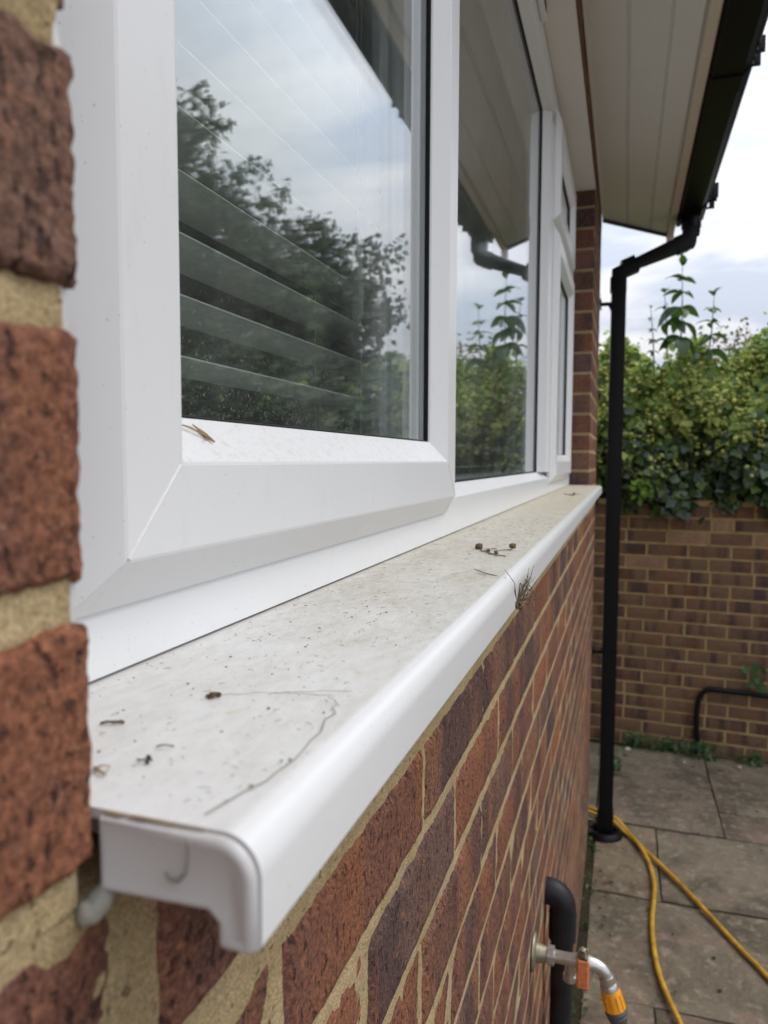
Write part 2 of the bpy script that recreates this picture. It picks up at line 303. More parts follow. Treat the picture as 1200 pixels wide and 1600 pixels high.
# ------------------------------------------------------------------ mesh builder
class MB:
    def __init__(s): s.v = []; s.f = []
    def add(s, vs, fs):
        k = len(s.v); s.v += [tuple(p) for p in vs]; s.f += [tuple(i+k for i in q) for q in fs]; return s
    def box(s, x0, x1, y0, y1, z0, z1, bev=0):
        if bev <= 0:
            vs = [(x, y, z) for x in (x0, x1) for y in (y0, y1) for z in (z0, z1)]
            return s.add(vs, [(0, 1, 3, 2), (4, 6, 7, 5), (0, 4, 5, 1), (2, 3, 7, 6), (0, 2, 6, 4), (1, 5, 7, 3)])
        # chamfered box through convex rings
        b = bev; rings = []
        for z, o in ((z0, b), (z0+b, 0), (z1-b, 0), (z1, b)):
            X0, X1, Y0, Y1 = x0+o, x1-o, y0+o, y1-o; c = b if o == 0 else b*.5
            rings.append([(X0+c, Y0, z), (X1-c, Y0, z), (X1, Y0+c, z), (X1, Y1-c, z), (X1-c, Y1, z), (X0+c, Y1, z), (X0, Y1-c, z), (X0, Y0+c, z)])
        return s.loft(rings, True)
    def loft(s, rings, cap=True, closed=True):
        k = len(s.v); n = len(rings[0])
        for r in rings: s.v += [tuple(p) for p in r]
        for i in range(len(rings)-1):
            for j in range(n if closed else n-1):
                a = k+i*n+j; b = k+i*n+(j+1) % n
                s.f.append((a, b, b+n, a+n))
        if cap: s.f.append(tuple(k+j for j in range(n))[::-1]); s.f.append(tuple(k+(len(rings)-1)*n+j for j in range(n)))
        return s
    def tube(s, pts, r, n=10, cap=True, square=False):
        pts = [Vector(p) for p in pts]; rs = r if isinstance(r, (list, tuple)) else [r]*len(pts)
        rings = []; up = None
        for i, p in enumerate(pts):
            a = pts[max(i-1, 0)]; b = pts[min(i+1, len(pts)-1)]
            t = (b-a).normalized()
            k = 1.0
            if 0 < i < len(pts)-1:
                c = max(.3, math.sqrt(max(0, (1+(p-a).normalized().dot((b-p).normalized()))/2))); 
            else: c = 1
            if up is None:
                up = Vector((0, 0, 1)) if abs(t.z) < .9 else Vector((0, 1, 0))
            q = t.cross(up).normalized(); w = q.cross(t).normalized(); up = w
            ring = []
            for j in range(n):
                an = 2*math.pi*(j+.5)/n
                ca, sa = math.cos(an), math.sin(an)
                if square:
                    m_ = max(abs(ca), abs(sa)); e = .93; ca, sa = ca/m_, sa/m_
                    l = math.hypot(ca, sa); lim = 1.36
                    if l > lim: ca, sa = ca*lim/l, sa*lim/l
                ring.append(p + rs[i]*(ca*q + sa*w/(c if square else 1)))
            rings.append(ring)
        return s.loft(rings, cap)
    def ico(s, c, r, jit=0, sq=(1, 1, 1)):
        t = (1+5**.5)/2; vs = []
        for a in ((-1, t, 0), (1, t, 0), (-1, -t, 0), (1, -t, 0), (0, -1, t), (0, 1, t), (0, -1, -t), (0, 1, -t), (t, 0, -1), (t, 0, 1), (-t, 0, -1), (-t, 0, 1)):
            v = Vector(a).normalized()*r*(1+random.uniform(-jit, jit)); vs.append((c[0]+v.x*sq[0], c[1]+v.y*sq[1], c[2]+v.z*sq[2]))
        return s.add(vs, [(0, 11, 5), (0, 5, 1), (0, 1, 7), (0, 7, 10), (0, 10, 11), (1, 5, 9), (5, 11, 4), (11, 10, 2), (10, 7, 6), (7, 1, 8), (3, 9, 4), (3, 4, 2), (3, 2, 6), (3, 6, 8), (3, 8, 9), (4, 9, 5), (2, 4, 11), (6, 2, 10), (8, 6, 7), (9, 8, 1)])
    def extrude_y(s, prof, y0, y1, cap=True):   # prof: list of (x,z) counter-clockwise
        return s.loft([[(x, y, z) for x, z in prof] for y in (y0, y1)], cap)
    def build(s, name, mat, parent=None, origin=None, smooth=False, ang=35):
        if origin is None:
            a = np.array(s.v); o = (a.min(0)+a.max(0))/2; origin = (o[0], o[1], a[:, 2].min())
        o = Vector(origin)
        me = bpy.data.meshes.new(name)
        me.from_pydata([(x-o.x, y-o.y, z-o.z) for x, y, z in s.v], [], s.f); me.validate(); me.update()
        import bmesh
        bm = bmesh.new(); bm.from_mesh(me); bmesh.ops.recalc_face_normals(bm, faces=bm.faces); bm.to_mesh(me); bm.free()
        if smooth:
            me.polygons.foreach_set('use_smooth', [True]*len(me.polygons)); me.set_sharp_from_angle(angle=R(ang))
        me.materials.append(M[mat] if isinstance(mat, str) else mat)
        ob = bpy.data.objects.new(name, me)
        place(ob, (o.x, o.y, o.z+H), parent)
        return ob
WORLD = {}
def place(ob, wloc, parent=None):
    COL.objects.link(ob)
    WORLD[ob.name] = Vector(wloc)
    if parent is not None:
        ob.parent = parent; ob.location = Vector(wloc)-WORLD[parent.name]
    else: ob.location = wloc
def thing(name, loc, label, cat, group=None):
    o = bpy.data.objects.new(name, None); o.empty_display_size = .1
    place(o, (loc[0], loc[1], loc[2]+H)); tag(o, label, cat, group); return o
def tag(o, label=None, cat=None, group=None, kind=None):
    if label: o['label'] = label
    if cat: o['category'] = cat
    if group: o['group'] = group
    if kind: o['kind'] = kind
    return o
def np_mesh(name, V, F, mat, loc, parent=None, smooth=False):
    me = bpy.data.meshes.new(name); n = len(V); k = F.shape[1]
    me.vertices.add(n); me.vertices.foreach_set('co', (V-np.array(loc)).astype(np.float32).ravel())
    me.loops.add(F.size); me.loops.foreach_set('vertex_index', F.astype(np.int32).ravel())
    me.polygons.add(len(F)); me.polygons.foreach_set('loop_start', np.arange(0, F.size, k, dtype=np.int32)); me.polygons.foreach_set('loop_total', np.full(len(F), k, dtype=np.int32))
    if smooth: me.polygons.foreach_set('use_smooth', [True]*len(F))
    me.update(); me.validate(); me.materials.append(M[mat])
    ob = bpy.data.objects.new(name, me); place(ob, (loc[0], loc[1], loc[2]+H), parent); return ob
def nz(x, y, z, s=1, seed=0): return noise.noise(Vector((x*s+seed*17.3, y*s+seed*5.1, z*s-seed*9.7)))

# ================================================================== GROUND AND PATIO (setting)
g = MB(); nx = 24
g.add([(x, y, -H-.03) for x in (-60, 120) for y in (-60, 160)], [(0, 1, 3, 2)]); g.build('ground', 'soil', origin=(0, 0, -H-.03))['kind'] = 'structure'
patio = MB().box(.0, 6.2, -2.5, 4.80, -H-.028, -H-.012).build('patio', 'soil', origin=(0, 0, -H-.012)); patio['kind'] = 'structure'
def slab(x0, x1, y0, y1, z=0):
    gx, gy = 5, 5; w = .005; mb = MB(); sd_ = random.random()*50
    x0 += w; x1 -= w; y0 += w; y1 -= w
    cx, cy_ = (x0+x1)/2, (y0+y1)/2; top = []; k = 0
    tilt = (random.uniform(-.004, .004), random.uniform(-.004, .004)); dz = random.uniform(-.003, .003)
    for i in range(gx):
        for j in range(gy):
            u, v = i/(gx-1), j/(gy-1)
            x, y = x0+(x1-x0)*u, y0+(y1-y0)*v
            e = i in (0, gx-1) or j in (0, gy-1)
            if e: x += nz(x, y, 0, 7, sd_)*.006; y += nz(y, x, 3, 7, sd_)*.006
            zz_ = -H + dz + tilt[0]*(u-.5)+tilt[1]*(v-.5) + nz(x, y, 0, 4, sd_)*.004 - (.005 if e else 0)
            top.append((x, y, zz_))
    fs = [(i*gy+j, (i+1)*gy+j, (i+1)*gy+j+1, i*gy+j+1) for i in range(gx-1) for j in range(gy-1)]
    mb.add(top, fs)
    per = [i*gy for i in range(gx)] + [(gx-1)*gy+j for j in range(1, gy)] + [i*gy+gy-1 for i in range(gx-2, -1, -1)] + [j for j in range(gy-2, 0, -1)]
    base = len(mb.v); mb.v += [(mb.v[p][0], mb.v[p][1], -H-.02) for p in per]; n = len(per)
    mb.f += [(per[q], per[(q+1) % n], base+(q+1) % n, base+q) for q in range(n)]
    mb.build('paving_slab', 'slab', patio, origin=(cx, cy_, -H), smooth=True, ang=40)
rows = [(2.47, 3.10, [.03, .93, 1.55]), (3.10, 3.725, [.03, .31, .95, 1.5]), (1.87, 2.47, [.03, .26, .9, 1.35]), (1.26, 1.87, [.03, .62, 1.25]), (.65, 1.26, [.03, .32, .93, 1.55])]
for y0, y1, xs in rows:
    while xs[-1] < 5.4: xs.append(xs[-1]+random.choice((.45, .6, .62, .9)))
    for a, b in zip(xs, xs[1:]): slab(a, b, y0, y1)
for q in ((.03, .62, 3.725, 4.36), (.03, .62, 4.36, 4.78), (.62, 1.22, 3.725, 4.01), (.62, 1.22, 4.01, 4.76), (-.9, .03, 3.725, 4.78)): slab(*q)
xs = [1.22]
while xs[-1] < 5.4: xs.append(xs[-1]+random.choice((.45, .6, .9)))
for a, b in zip(xs, xs[1:]): slab(a, b, 3.725, 4.30); slab(a, b, 4.30, 4.75)
y = .65
while y > -2.2:
    xs = [.03]
    while xs[-1] < 5.4: xs.append(xs[-1]+random.choice((.45, .6, .9)))
    for a, b in zip(xs, xs[1:]): slab(a, b, y-.61, y)
    y -= .61

# ================================================================== BRICKS
def brick_mesh(L, Hh, D, seed, ny=5, nz_=2, wob=.0014, rough=.0012, y_dense=None):
    mb = MB(); P = []
    ys = np.linspace(-1, 1, ny+1) if y_dense is None else np.array(y_dense); zs = np.linspace(-1, 1, nz_+1)
    ny = len(ys)-1
    fine = ny > 12; rk = 1.0 if y_dense is not None else .3
    for a in ys:
        for b in zs:
            y, z = a*L/2, b*Hh/2
            ed = min(L/2-abs(y), Hh/2-abs(z))
            n1_ = nz(y, z, 0, 45, seed)*wob + (nz(y, z, 9, 240, seed)*wob*.7 if fine else 0)
            n2_ = nz(z, y, 4, 45, seed)*wob + (nz(y, z, 19, 240, seed)*wob*.7 if fine else 0)
            k = 1 if ed < .004 else .3
            x = nz(y, z, 7, 30, seed)*rough*rk + (nz(y, z, 2, 130, seed)*rough*.6*rk**.5 + nz(y, z, 5, 420, seed)*rough*.5*rk**.5 if fine else 0)
            x += (.0012 if fine else .0003)*min(1, ed/.0025)
            if ed < 1e-6: x -= .0019
            elif fine and ed < .003: x -= .0008*(1-ed/.003)
            P.append((x, y+n1_*k*1.4, z+n2_*k*1.4))
    m_ = len(zs)
    mb.add(P, [(i*m_+j, (i+1)*m_+j, (i+1)*m_+j+1, i*m_+j+1) for i in range(ny) for j in range(m_-1)])
    per = [i*m_ for i in range(ny+1)] + [ny*m_+j for j in range(1, m_)] + [i*m_+m_-1 for i in range(ny-1, -1, -1)] + [j for j in range(m_-2, 0, -1)]
    base = len(mb.v); mb.v += [(-D, mb.v[p][1], mb.v[p][2]) for p in per]; n = len(per)
    mb.f += [(per[q], per[(q+1) % n], base+(q+1) % n, base+q) for q in range(n)]
    return mb
_bm = {}
def shared_brick(L, Hh, D, var, mat, ny=5, nz_=2):
    key = (round(L, 3), round(Hh, 3), D, var, mat, ny)
    if key not in _bm:
        o = brick_mesh(L, Hh, D, var+1, ny, nz_, wob=.0009 if ny > 5 else .0008)
        me = bpy.data.meshes.new('brick'); me.from_pydata(o.v, [], o.f); me.update()
        import bmesh
        bm = bmesh.new(); bm.from_mesh(me); bmesh.ops.recalc_face_normals(bm, faces=bm.faces); bm.to_mesh(me); bm.free()
        if ny > 5: me.polygons.foreach_set('use_smooth', [True]*len(me.polygons)); me.set_sharp_from_angle(angle=R(50))
        me.materials.append(M[mat]); _bm[key] = (me, o)
    return _bm[key]
def camsize(x, y, z, w):
    p = Vector((x-.126, y, z)); d = p.dot(f_)
    if d < .05: return 0
    px = 1158*p.dot(r_)/d; py = 1158*p.dot(u_)/d
    if abs(px) > 700 or abs(py) > 900: return 0.001/d
    return w/d

hw = thing('house_wall', (0, 1.5, -H), 'brick house wall running away below and beside the white window', 'wall')
core = MB(); XF = -.0020
core.box(-.25, XF, -1.2, 3.548, -H-.02, -.1125); core.box(-.25, XF, -1.2, .1465, -.1125, 1.098); core.box(-.25, XF, 2.853, 3.548, -.1125, 1.098)
core.box(-.25, XF, .1465, 2.853, .99, 1.098); core.box(-.25, -.002, -1.2, 3.548, 1.098, 1.42); core.box(-6, -.25, 3.40, 3.548, -H-.02, 1.42)
core.build('mortar', 'mortar', hw, origin=(0, 1.5, 0))
# rough mortar face near the lens
def skim(y0, y1, z0, z1, ny_, nz__, x=-.0016):
    mb = MB(); P = []
    for i in range(ny_+1):
        for j in range(nz__+1):
            yy, z_ = y0+(y1-y0)*i/ny_, z0+(z1-z0)*j/nz__
            xx = x + nz(yy, z_, 0, 60)*.0008 + nz(yy, z_, 3, 260)*.0004
            if i == ny_: yy += nz(z_, 0, 1, 70)*.0025 + nz(z_, 2, 1, 260)*.0012
            P.append((xx, yy, z_))
    m_ = nz__+1
    mb.add(P, [(i*m_+j, (i+1)*m_+j, (i+1)*m_+j+1, i*m_+j+1) for i in range(ny_) for j in range(nz__)])
    return mb
sk = skim(-.12, .1455, -.111, .35, 70, 150)
sk.v += [(-.06, .1455, z) for z in (-.111, .35)]
s1 = skim(-.12, .85, -.46, -.1122, 260, 110)
k = len(sk.v); sk.v += s1.v; sk.f += [tuple(i+k for i in q) for q in s1.f]
sk.build('mortar', 'mortar', hw, origin=(0, .5, 0), smooth=True, ang=80)

JW = .0105
brks = []       # (y0,y1,z0,z1)
ZR = [-.1816-.0755*k for k in range(0, 23)]
zcourse = [(-.1816, -.105)] + [(ZR[i+1], ZR[i]) for i in range(21)]
JO = [.390, .256, .361]       # head-joint phase per course
for i, (z0, z1) in enumerate(zcourse):
    if i == 0: js = [-.27, -.048, .168, .393]
    else: js = [(.256 if i % 2 else .361) + .2235*k + random.uniform(-.002, .002) - (0 if i < 4 else random.uniform(-.01, .01)) for k in range(-6, 16)]
    while js[-1] < 3.55: js.append(js[-1]+.2235+random.uniform(-.004, .004))
    js = [-1.2]+[j for j in js if -1.1 < j < 3.47]+[3.55+JW/2]
    for a, b in zip(js, js[1:]):
        w0 = JW*.5 if not (i == 0 and abs(a-.168) < .02) else .011
        w1 = JW*.5 if not (i == 0 and abs(b-.168) < .02) else .011
        zt = (-.1962 if i == 1 else z1-JW/2) if i else -.116
        brks.append((a+w0, b-w1, z0+JW/2, zt))
up = [-.105, -.036, .0355, .100] + [.100+.0745*k for k in range(1, 14)]
up = [z for z in up if z < 1.05]+[1.098+JW/2]
for i, (z0, z1) in enumerate(zip(up, up[1:])):
    yj = [-1.2, -.7, -.48, -.26, .150-.1125-.0 if i % 2 else .150-.225]
    yj = sorted([y for y in yj if y < yj[-1]]+[yj[-1]])
    for a, b in zip(yj, yj[1:]+[.150+JW/2]): brks.append((a+JW/2, b-JW/2, z0+JW/2, z1-JW/2))
    fj = [2.85-JW/2] + ([2.955, 3.18, 3.40] if i % 2 else [3.07, 3.29]) + [3.55+JW/2]
    for a, b in zip(fj, fj[1:]): brks.append((a+JW/2, b-JW/2, z0+JW/2, z1-JW/2))
y = .150
while y < 2.84:
    b = min(y+.2235, 2.845); brks.append((y+JW/2, b-JW/2, .985, 1.052)); brks.append((y+JW/2, b-JW/2, 1.062, 1.098)); y += .2235
def bsz(q):
    yc, zc = (q[0]+q[1])/2, (q[2]+q[3])/2
    yv = max(yc, .13) if q[0] < .15 < q[1]+.01 else yc
    return camsize(0, yv, zc, 1)
brks.sort(key=bsz, reverse=True)
stuff = MB(); nb = 0
for i, (y0, y1, z0, z1) in enumerate(brks):
    L, Hh, yc, zc = y1-y0, z1-z0, (y0+y1)/2, (z0+z1)/2
    if L < .02 or Hh < .01: continue
    dist = math.hypot(yc, zc)
    near_jamb = abs(y1-(.150)) < .006 and zc > -.12 and zc < .40
    proud = random.uniform(-.0003, .0005)
    if nb < 298:
        if near_jamb:
            yd = list(np.linspace(-1, 1-2*.055/L, 6)) + list(np.linspace(1-2*.054/L, 1, 64))
            o = brick_mesh(L, Hh, .1, nb+3, nz_=70, wob=.0013, rough=.0011, y_dense=yd)
            ob = o.build('brick', 'brick', hw, origin=(0, 0, 0), smooth=True, ang=60)
            ob.location = (proud, yc-WORLD[hw.name].y, zc+H-WORLD[hw.name].z)
        else:
            ny, nzz = (36, 14) if (dist < .75 and y1 > .1) else ((14, 6) if dist < 1.1 and y1 > 0 else (5, 2))
            me, _ = shared_brick(round(L, 3), round(Hh, 3), .1, nb % 5 if ny > 5 else nb % 6, 'brick', ny, nzz)
            ob = bpy.data.objects.new('brick', me); place(ob, (proud, yc, zc+H), hw)
        nb += 1
    else:
        me, o = shared_brick(round(L, 3), round(Hh, 3), .1, nb % 6, 'brick')
        stuff.add([(x+proud, y_+yc, z_+zc) for x, y_, z_ in o.v], o.f)
if stuff.v: tag(stuff.build('brick', 'brick_stuff', hw, origin=(0, 1.5, 0)), kind='stuff')
# white paint dabs on the near reveal edge and a silicone blob under the sill end
pd = MB()
for _ in range(46):
    yy, z_ = random.gauss(.1435, .0014), random.choice((random.gauss(-.0775, .0024), random.gauss(-.0885, .0028), random.gauss(-.066, .001)))
    pd.ico((.0008+nz(yy, z_, 7, 30)*.0006, min(yy, .1458), z_), random.uniform(.0004, .0013), .4, (.5, .9, 1.4))
pd.build('paint_dab', 'paint', hw, smooth=True)
ck = [(-.0035+nz(z_, 1, 2, 40)*.0012, .1470+nz(z_, 5, 2, 55)*.0012, z_) for z_ in np.linspace(-.085, .34, 120)]
MB().tube(ck, [.0016+abs(nz(p[2], 8, 1, 60))*.0022 for p in ck], 8).build('sealant_bead', 'caulk', hw, smooth=True, ang=80)

# ------------------------------------------------------------------ garden wall
GA = R(-4.5)                                  # swung a little so its right end is nearer
gx0, gy0 = .12, 4.86
def gpt(s, d=0, z=0): return (gx0+s*math.cos(GA)+d*math.sin(GA), gy0+s*math.sin(GA)-d*math.cos(GA), z)
gw = thing('garden_wall', (2, 4.9, -H), 'weathered brown brick garden wall at the end of the patio, topped with ivy', 'wall')
gm = MB()
a_, b_ = -1.4, 6.2
pr = [gpt(a_, -.004), gpt(b_, -.004), gpt(b_, -.22), gpt(a_, -.22)]
gm.loft([[(x, y, z) for x, y, _ in pr] for z in (-H-.02, -.235)], True); gm.build('mortar', 'gmortar', gw, origin=(2, 4.9, 0))
GL, GH = .238, .0805; gb = []
for r in range(19):
    z1 = -.262-GH*r; z0 = z1-GH
    s = -1.4+(.119 if r % 2 else 0)+random.uniform(-.01, .01)
    while s < 6.1:
        cutb = r in (1, 2, 5, 6, 15, 17) and random.random() < .3
        l = GL/2 if cutb else GL
        gb.append((s+.0072, s+l-.0072, z0+.0068, z1-.0068)); s += l
gb.sort(key=lambda q: (0 if (-.2 < q[0] < 1.0) else 1, abs(q[0]-.5)))
stuff = MB(); rot = Matrix.Rotation(GA-math.pi/2, 4, 'Z')
for i, (s0, s1_, z0, z1) in enumerate(gb):
    L, Hh = s1_-s0, z1-z0; me, o = shared_brick(round(L, 3), round(Hh, 3), .09, i % 6, 'gbrick')
    sm_, zm_ = (s0+s1_)/2, (z0+z1)/2
    if any(abs(sm_-a) < b and abs(zm_-c) < .04 for a, b, c in ((.615, .12, -.385), (.10, .13, -.62), (.90, .12, -.46), (.30, .11, -.46))):
        me, o = shared_brick(round(L, 3), round(Hh, 3), .09, i % 6, 'palebrick')
    p = gpt((s0+s1_)/2, random.uniform(-.001, .002), (z0+z1)/2)
    if i < 290:
        ob = bpy.data.objects.new('brick', me); place(ob, (p[0], p[1], p[2]+H), gw); ob.rotation_euler = (0, 0, GA-math.pi/2)
    else:
        stuff.add([tuple(rot @ Vector(v) + Vector(p)) for v in o.v], o.f)
tag(stuff.build('brick', 'gbrick_stuff', gw, origin=(2, 4.9, 0)), kind='stuff')

# ================================================================== WINDOW
win = thing('window', (-.10, 1.5, -.0885), 'white framed double glazed window with open-out sashes set in the brick wall', 'window')
def frame_rails(y0, y1, z0, z1, prof, gap=.0):
    """four mitred rails round a rectangle; prof = [(inset, x)] front outline, closed at the back"""
    mb = MB()
    def corner(a, b, d):  # a,b in {0,1}
        return (y0+d if a == 0 else y1-d, z0+d if b == 0 else z1-d)
    for (A, B) in (((0, 0), (1, 0)), ((1, 0), (1, 1)), ((1, 1), (0, 1)), ((0, 1), (0, 0))):
        r = []
        for c, s in ((A, 1), (B, -1)):
            ring = []
            for d, x in prof:
                yy, z_ = corner(c[0], c[1], d)
                if A[1] == B[1]: yy += s*gap*(1 if A[0] == 0 else -1)
                else: z_ += s*gap*(1 if A[1] == 0 else -1)
                ring.append((x, yy, z_))
            r.append(ring)
        mb.loft(r, True)
    return mb
def sash(name, y0, y1, z0, z1, label=None):
    prof = [(.0, -.0775), (.0, -.0700), (.0012, -.0688), (.0200, -.0558), (.0215, -.0552), (.0575, -.0550), (.0592, -.0554), (.0785, -.0695), (.0795, -.0712), (.0795, -.0765), (.0795, -.125), (.02, -.125), (.02, -.0775)]
    s = frame_rails(y0, y1, z0, z1, prof, .0001).build(name, 'pvc', win, smooth=True, ang=12)
    if label: s['label'] = label
    for (ya, za, yb, zb) in ((y0+.0215, z0+.0215, y0+.0575, z0+.0575), (y1-.0215, z0+.0215, y1-.0575, z0+.0575)):
        MB().tube([(-.0554, ya, za), (-.0553, yb, zb)], .0010, 8).build('weld_bead', 'pvc', s, smooth=True, ang=60)
    d = .0795
    gk = frame_rails(y0+d-.004, y1-d+.004, z0+d-.004, z1-d+.004, [(0, -.0712), (.0050, -.0718), (.0055, -.0728), (.0050, -.0764), (0, -.0764)]).build('gasket', 'rubber', s)
    sp = frame_rails(y0+d-.008, y1-d+.008, z0+d-.008, z1-d+.008, [(0, -.0808), (.0095, -.0808), (.0095, -.0942), (0, -.0942)]).build('spacer_bar', 'spacer', s)
    for x in (-.0806, -.0984):
        MB().box(x, x+.0040, y0+d-.008, y1-d+.008, z0+d-.008, z1-d+.008).build('glass_pane', 'glass', s)
    return s
sash('casement_sash', .218, .8365, -.0600, .895)
sash('casement_sash', 2.055, 2.70, -.0600, .625, 'far lower opening sash')
sash('top_light_sash', 2.055, 2.70, .640, .925, 'small far top opening sash')
# outer frame: members with bevelled glazing edges round the fixed light
YA, YB, ZA, ZB = .149, 2.849, -.0872, .985
f = MB()
def hbar(y0, y1, z0, z1, bt=0, bb=0):    # horizontal member, optional bevel on top / bottom edge
    p = [(-.135, z0), (-.100 if bb else -.072, z0)] + ([(-.0925, z0+.0), (-.0722, z0+.016)] if bb else []) + ([(-.0722, z1-.016), (-.0925, z1)] if bt else []) + [(-.100 if bt else -.072, z1), (-.135, z1)]
    f.extrude_y(p, y0, y1)
def vbar(y0, y1, z0, z1, bl=0, br=0):
    p = [(-.135, y0), (-.100 if bl else -.072, y0)] + ([(-.0925, y0), (-.0722, y0+.014)] if bl else []) + ([(-.0722, y1-.014), (-.0925, y1)] if br else []) + [(-.100 if br else -.072, y1), (-.135, y1)]
    f.loft([[(x, y, z) for x, y in p] for z in (z0, z1)], True)
G0, G1, GZ0, GZ1 = .885, 1.945, -.0290, .875
f2 = MB(); f = f2
hbar(G0-.06, G1+.08, ZA, GZ0, bt=1); hbar(G0-.06, G1+.08, GZ1, ZB, bb=1)
f.build('frame_rail', 'pvc', win, smooth=True, ang=25)
f = MB(); hbar(YA, G0-.0601, ZA, -.045); hbar(YA, G0-.0601, .88, ZB); f.build('frame_rail', 'pvc', win, smooth=True, ang=25)
f = MB(); hbar(G1+.082, YB, ZA, -.045); hbar(G1+.082, YB, .91, ZB); hbar(2.075, 2.685, .61, .655); f.build('frame_rail', 'pvc', win, smooth=True, ang=25)
f = MB(); vbar(G0-.062+.0, G0, GZ0+.0002, GZ1-.0002, br=1); f.build('mullion', 'pvc', win, smooth=True, ang=25)
f = MB(); vbar(G1, 2.075, GZ0+.0002, GZ1-.0002, bl=1); f.build('mullion', 'pvc', win, smooth=True, ang=25)
f = MB(); vbar(YA, .232, -.0449, .8799); f.build('frame_jamb', 'pvc', win); f = MB(); vbar(2.685, YB, -.0449, .9099); f.build('frame_jamb', 'pvc', win)
fx = frame_rails(G0-.002, G1+.002, GZ0-.002, GZ1+.002, [(0, -.0920), (.0045, -.0920), (.0045, -.0964), (0, -.0964)]).build('gasket', 'rubber', win)
frame_rails(G0-.004, G1+.004, GZ0-.004, GZ1+.004, [(0, -.1006), (.0095, -.1006), (.0095, -.1142), (0, -.1142)]).build('spacer_bar', 'spacer', win)
for x in (-.1005, -.1184): MB().box(x, x+.004, G0-.004, G1+.004, GZ0-.004, GZ1+.004).build('glass_pane', 'glass', win)
# trickle vent on the head
tv = MB().box(-.0719, -.058, 1.37, 1.695, .945, .975, .003).build('trickle_vent', 'pvc', win)
vs_ = MB()
for k in range(6): vs_.box(-.0585, -.0572, 1.385+k*.05, 1.425+k*.05, .953, .968)
vs_.build('vent_slot', 'rubber', tv)
# brown debris in the near lower corner of the sash
db = MB()
P0 = (-.0655, .300, .0155)
db.tube([(-.066, .288, .0165), (-.0645, .297, .0150), (-.0615, .310, .0105)], [.0002, .0005, .0003], 5)
db.tube([(-.0665, .303, .0165), (-.063, .309, .0115), (-.0605, .3125, .0085)], [.0003, .0011, .0005], 6)
db.tube([(-.063, .307, .0122), (-.0645, .3125, .0125)], [.0002, .0002], 4); db.tube([(-.062, .309, .0108), (-.0605, .3035, .0092)], [.0002, .0002], 4)
tag(db.build('insect_husk', 'straw'), 'brown dried insect husk caught on the lower rail of the nearest sash', 'insect husk')
# reveal head board above the window
tag(MB().box(-.0715, -.0005, .1475, 2.850, .9785, .9845).build('reveal_board', 'head'), 'pale flat board lining the underside of the opening above the window', 'board')

# ------------------------------------------------------------------ sill
sill = thing('window_sill', (0, 1.5, -.1185), 'long white plastic window sill with grime and debris along its top', 'window sill')
r0 = .0105; cxn, czn = .0460-r0, -.0895-r0
nose = [(cxn+r0*math.sin(a), czn+r0*math.cos(a)) for a in np.linspace(0, math.pi/2, 12)]
prof = [(-.13, -.0888), (-.075, -.0888)] + nose + [(.0460, -.1165), (.0452, -.1178), (.0375, -.1178), (.0365, -.1165), (.0365, -.1100), (.033, -.1085), (-.13, -.1085)]
prof = [(-.13, -.0888), (-.075, -.0888)] + nose + [(.0460, -.1165), (.0452, -.1178), (.0375, -.1178), (.0365, -.1165), (.0365, -.1000), (.032, -.0922), (-.13, -.0918)]
sb = MB(); ysl = [.1530] + list(np.linspace(.16, 2.8485, 30)); sb.loft([[(x, y, z) for x, z in prof] for y in ysl], True)
sb.build('sill_board', 'sill', sill, origin=(0, 0, -.1), smooth=True, ang=30)
MB().box(-.13, .034, .175, 2.846, -.1100, -.0935).build('sill_core', 'sill', sill)
# end caps: a moulded plate with a softly rounded rim
def end_cap(y, s):
    mb = MB(); r1 = .0102; cx_, cz_ = .0452-r1, -.0903-r1
    ns = [(cx_+r1*math.sin(a), cz_+r1*math.cos(a)) for a in np.linspace(0, math.pi/2, 12)]
    pf = [(.0012, -.0905)] + ns + [(.0454, -.1168), (.0440, -.1182), (.0362, -.1180), (.0350, -.1166), (.0350, -.1115), (.0325, -.1092), (.0012, -.1098)]
    c = Vector((.024, -.1005))
    def inset(k): 
        n = len(pf); o = []
        for i in range(n):
            a, b, d = Vector(pf[i-1]), Vector(pf[i]), Vector(pf[(i+1) % n])
            t1 = (b-a).normalized() if (b-a).length > 0 else Vector((0, 0)); t2 = (d-b).normalized()
            nn = Vector((-(t1+t2).y, (t1+t2).x)); nn = nn.normalized() if nn.length > 0 else nn
            o.append(b-nn*k)
        return o
    rings = [[(p[0], y-s*.0003, p[1]) for p in pf]] + [[(p[0], y-s*(dy), p[1]) for p in inset(k)] for k, dy in ((.0002, .0012), (.0008, .0022), (.0018, .0027), (.0028, .0026), (.0036, .0023))]
    mb.loft(rings, True); return mb
end_cap(.1527, 1).build('end_cap', 'cap', sill, smooth=True, ang=50)
end_cap(2.8490, -1).build('end_cap', 'cap', sill, smooth=True, ang=50)
bl = MB(); bl.tube([(.0000, .1445, -.1150), (.0008, .1470, -.1142), (.0014, .1500, -.1122), (.0020, .1540, -.1095), (.002, .1560, -.1080)], [.0012, .0030, .0036, .0024, .001], 10); bl.ico((.0006, .1462, -.1128), .0022, .3, (1, 1, 1.6)); 
tag(bl.build('silicone_blob', 'silicone', smooth=True, ang=80), 'grey lump of old silicone under the near end of the sill', 'sealant')

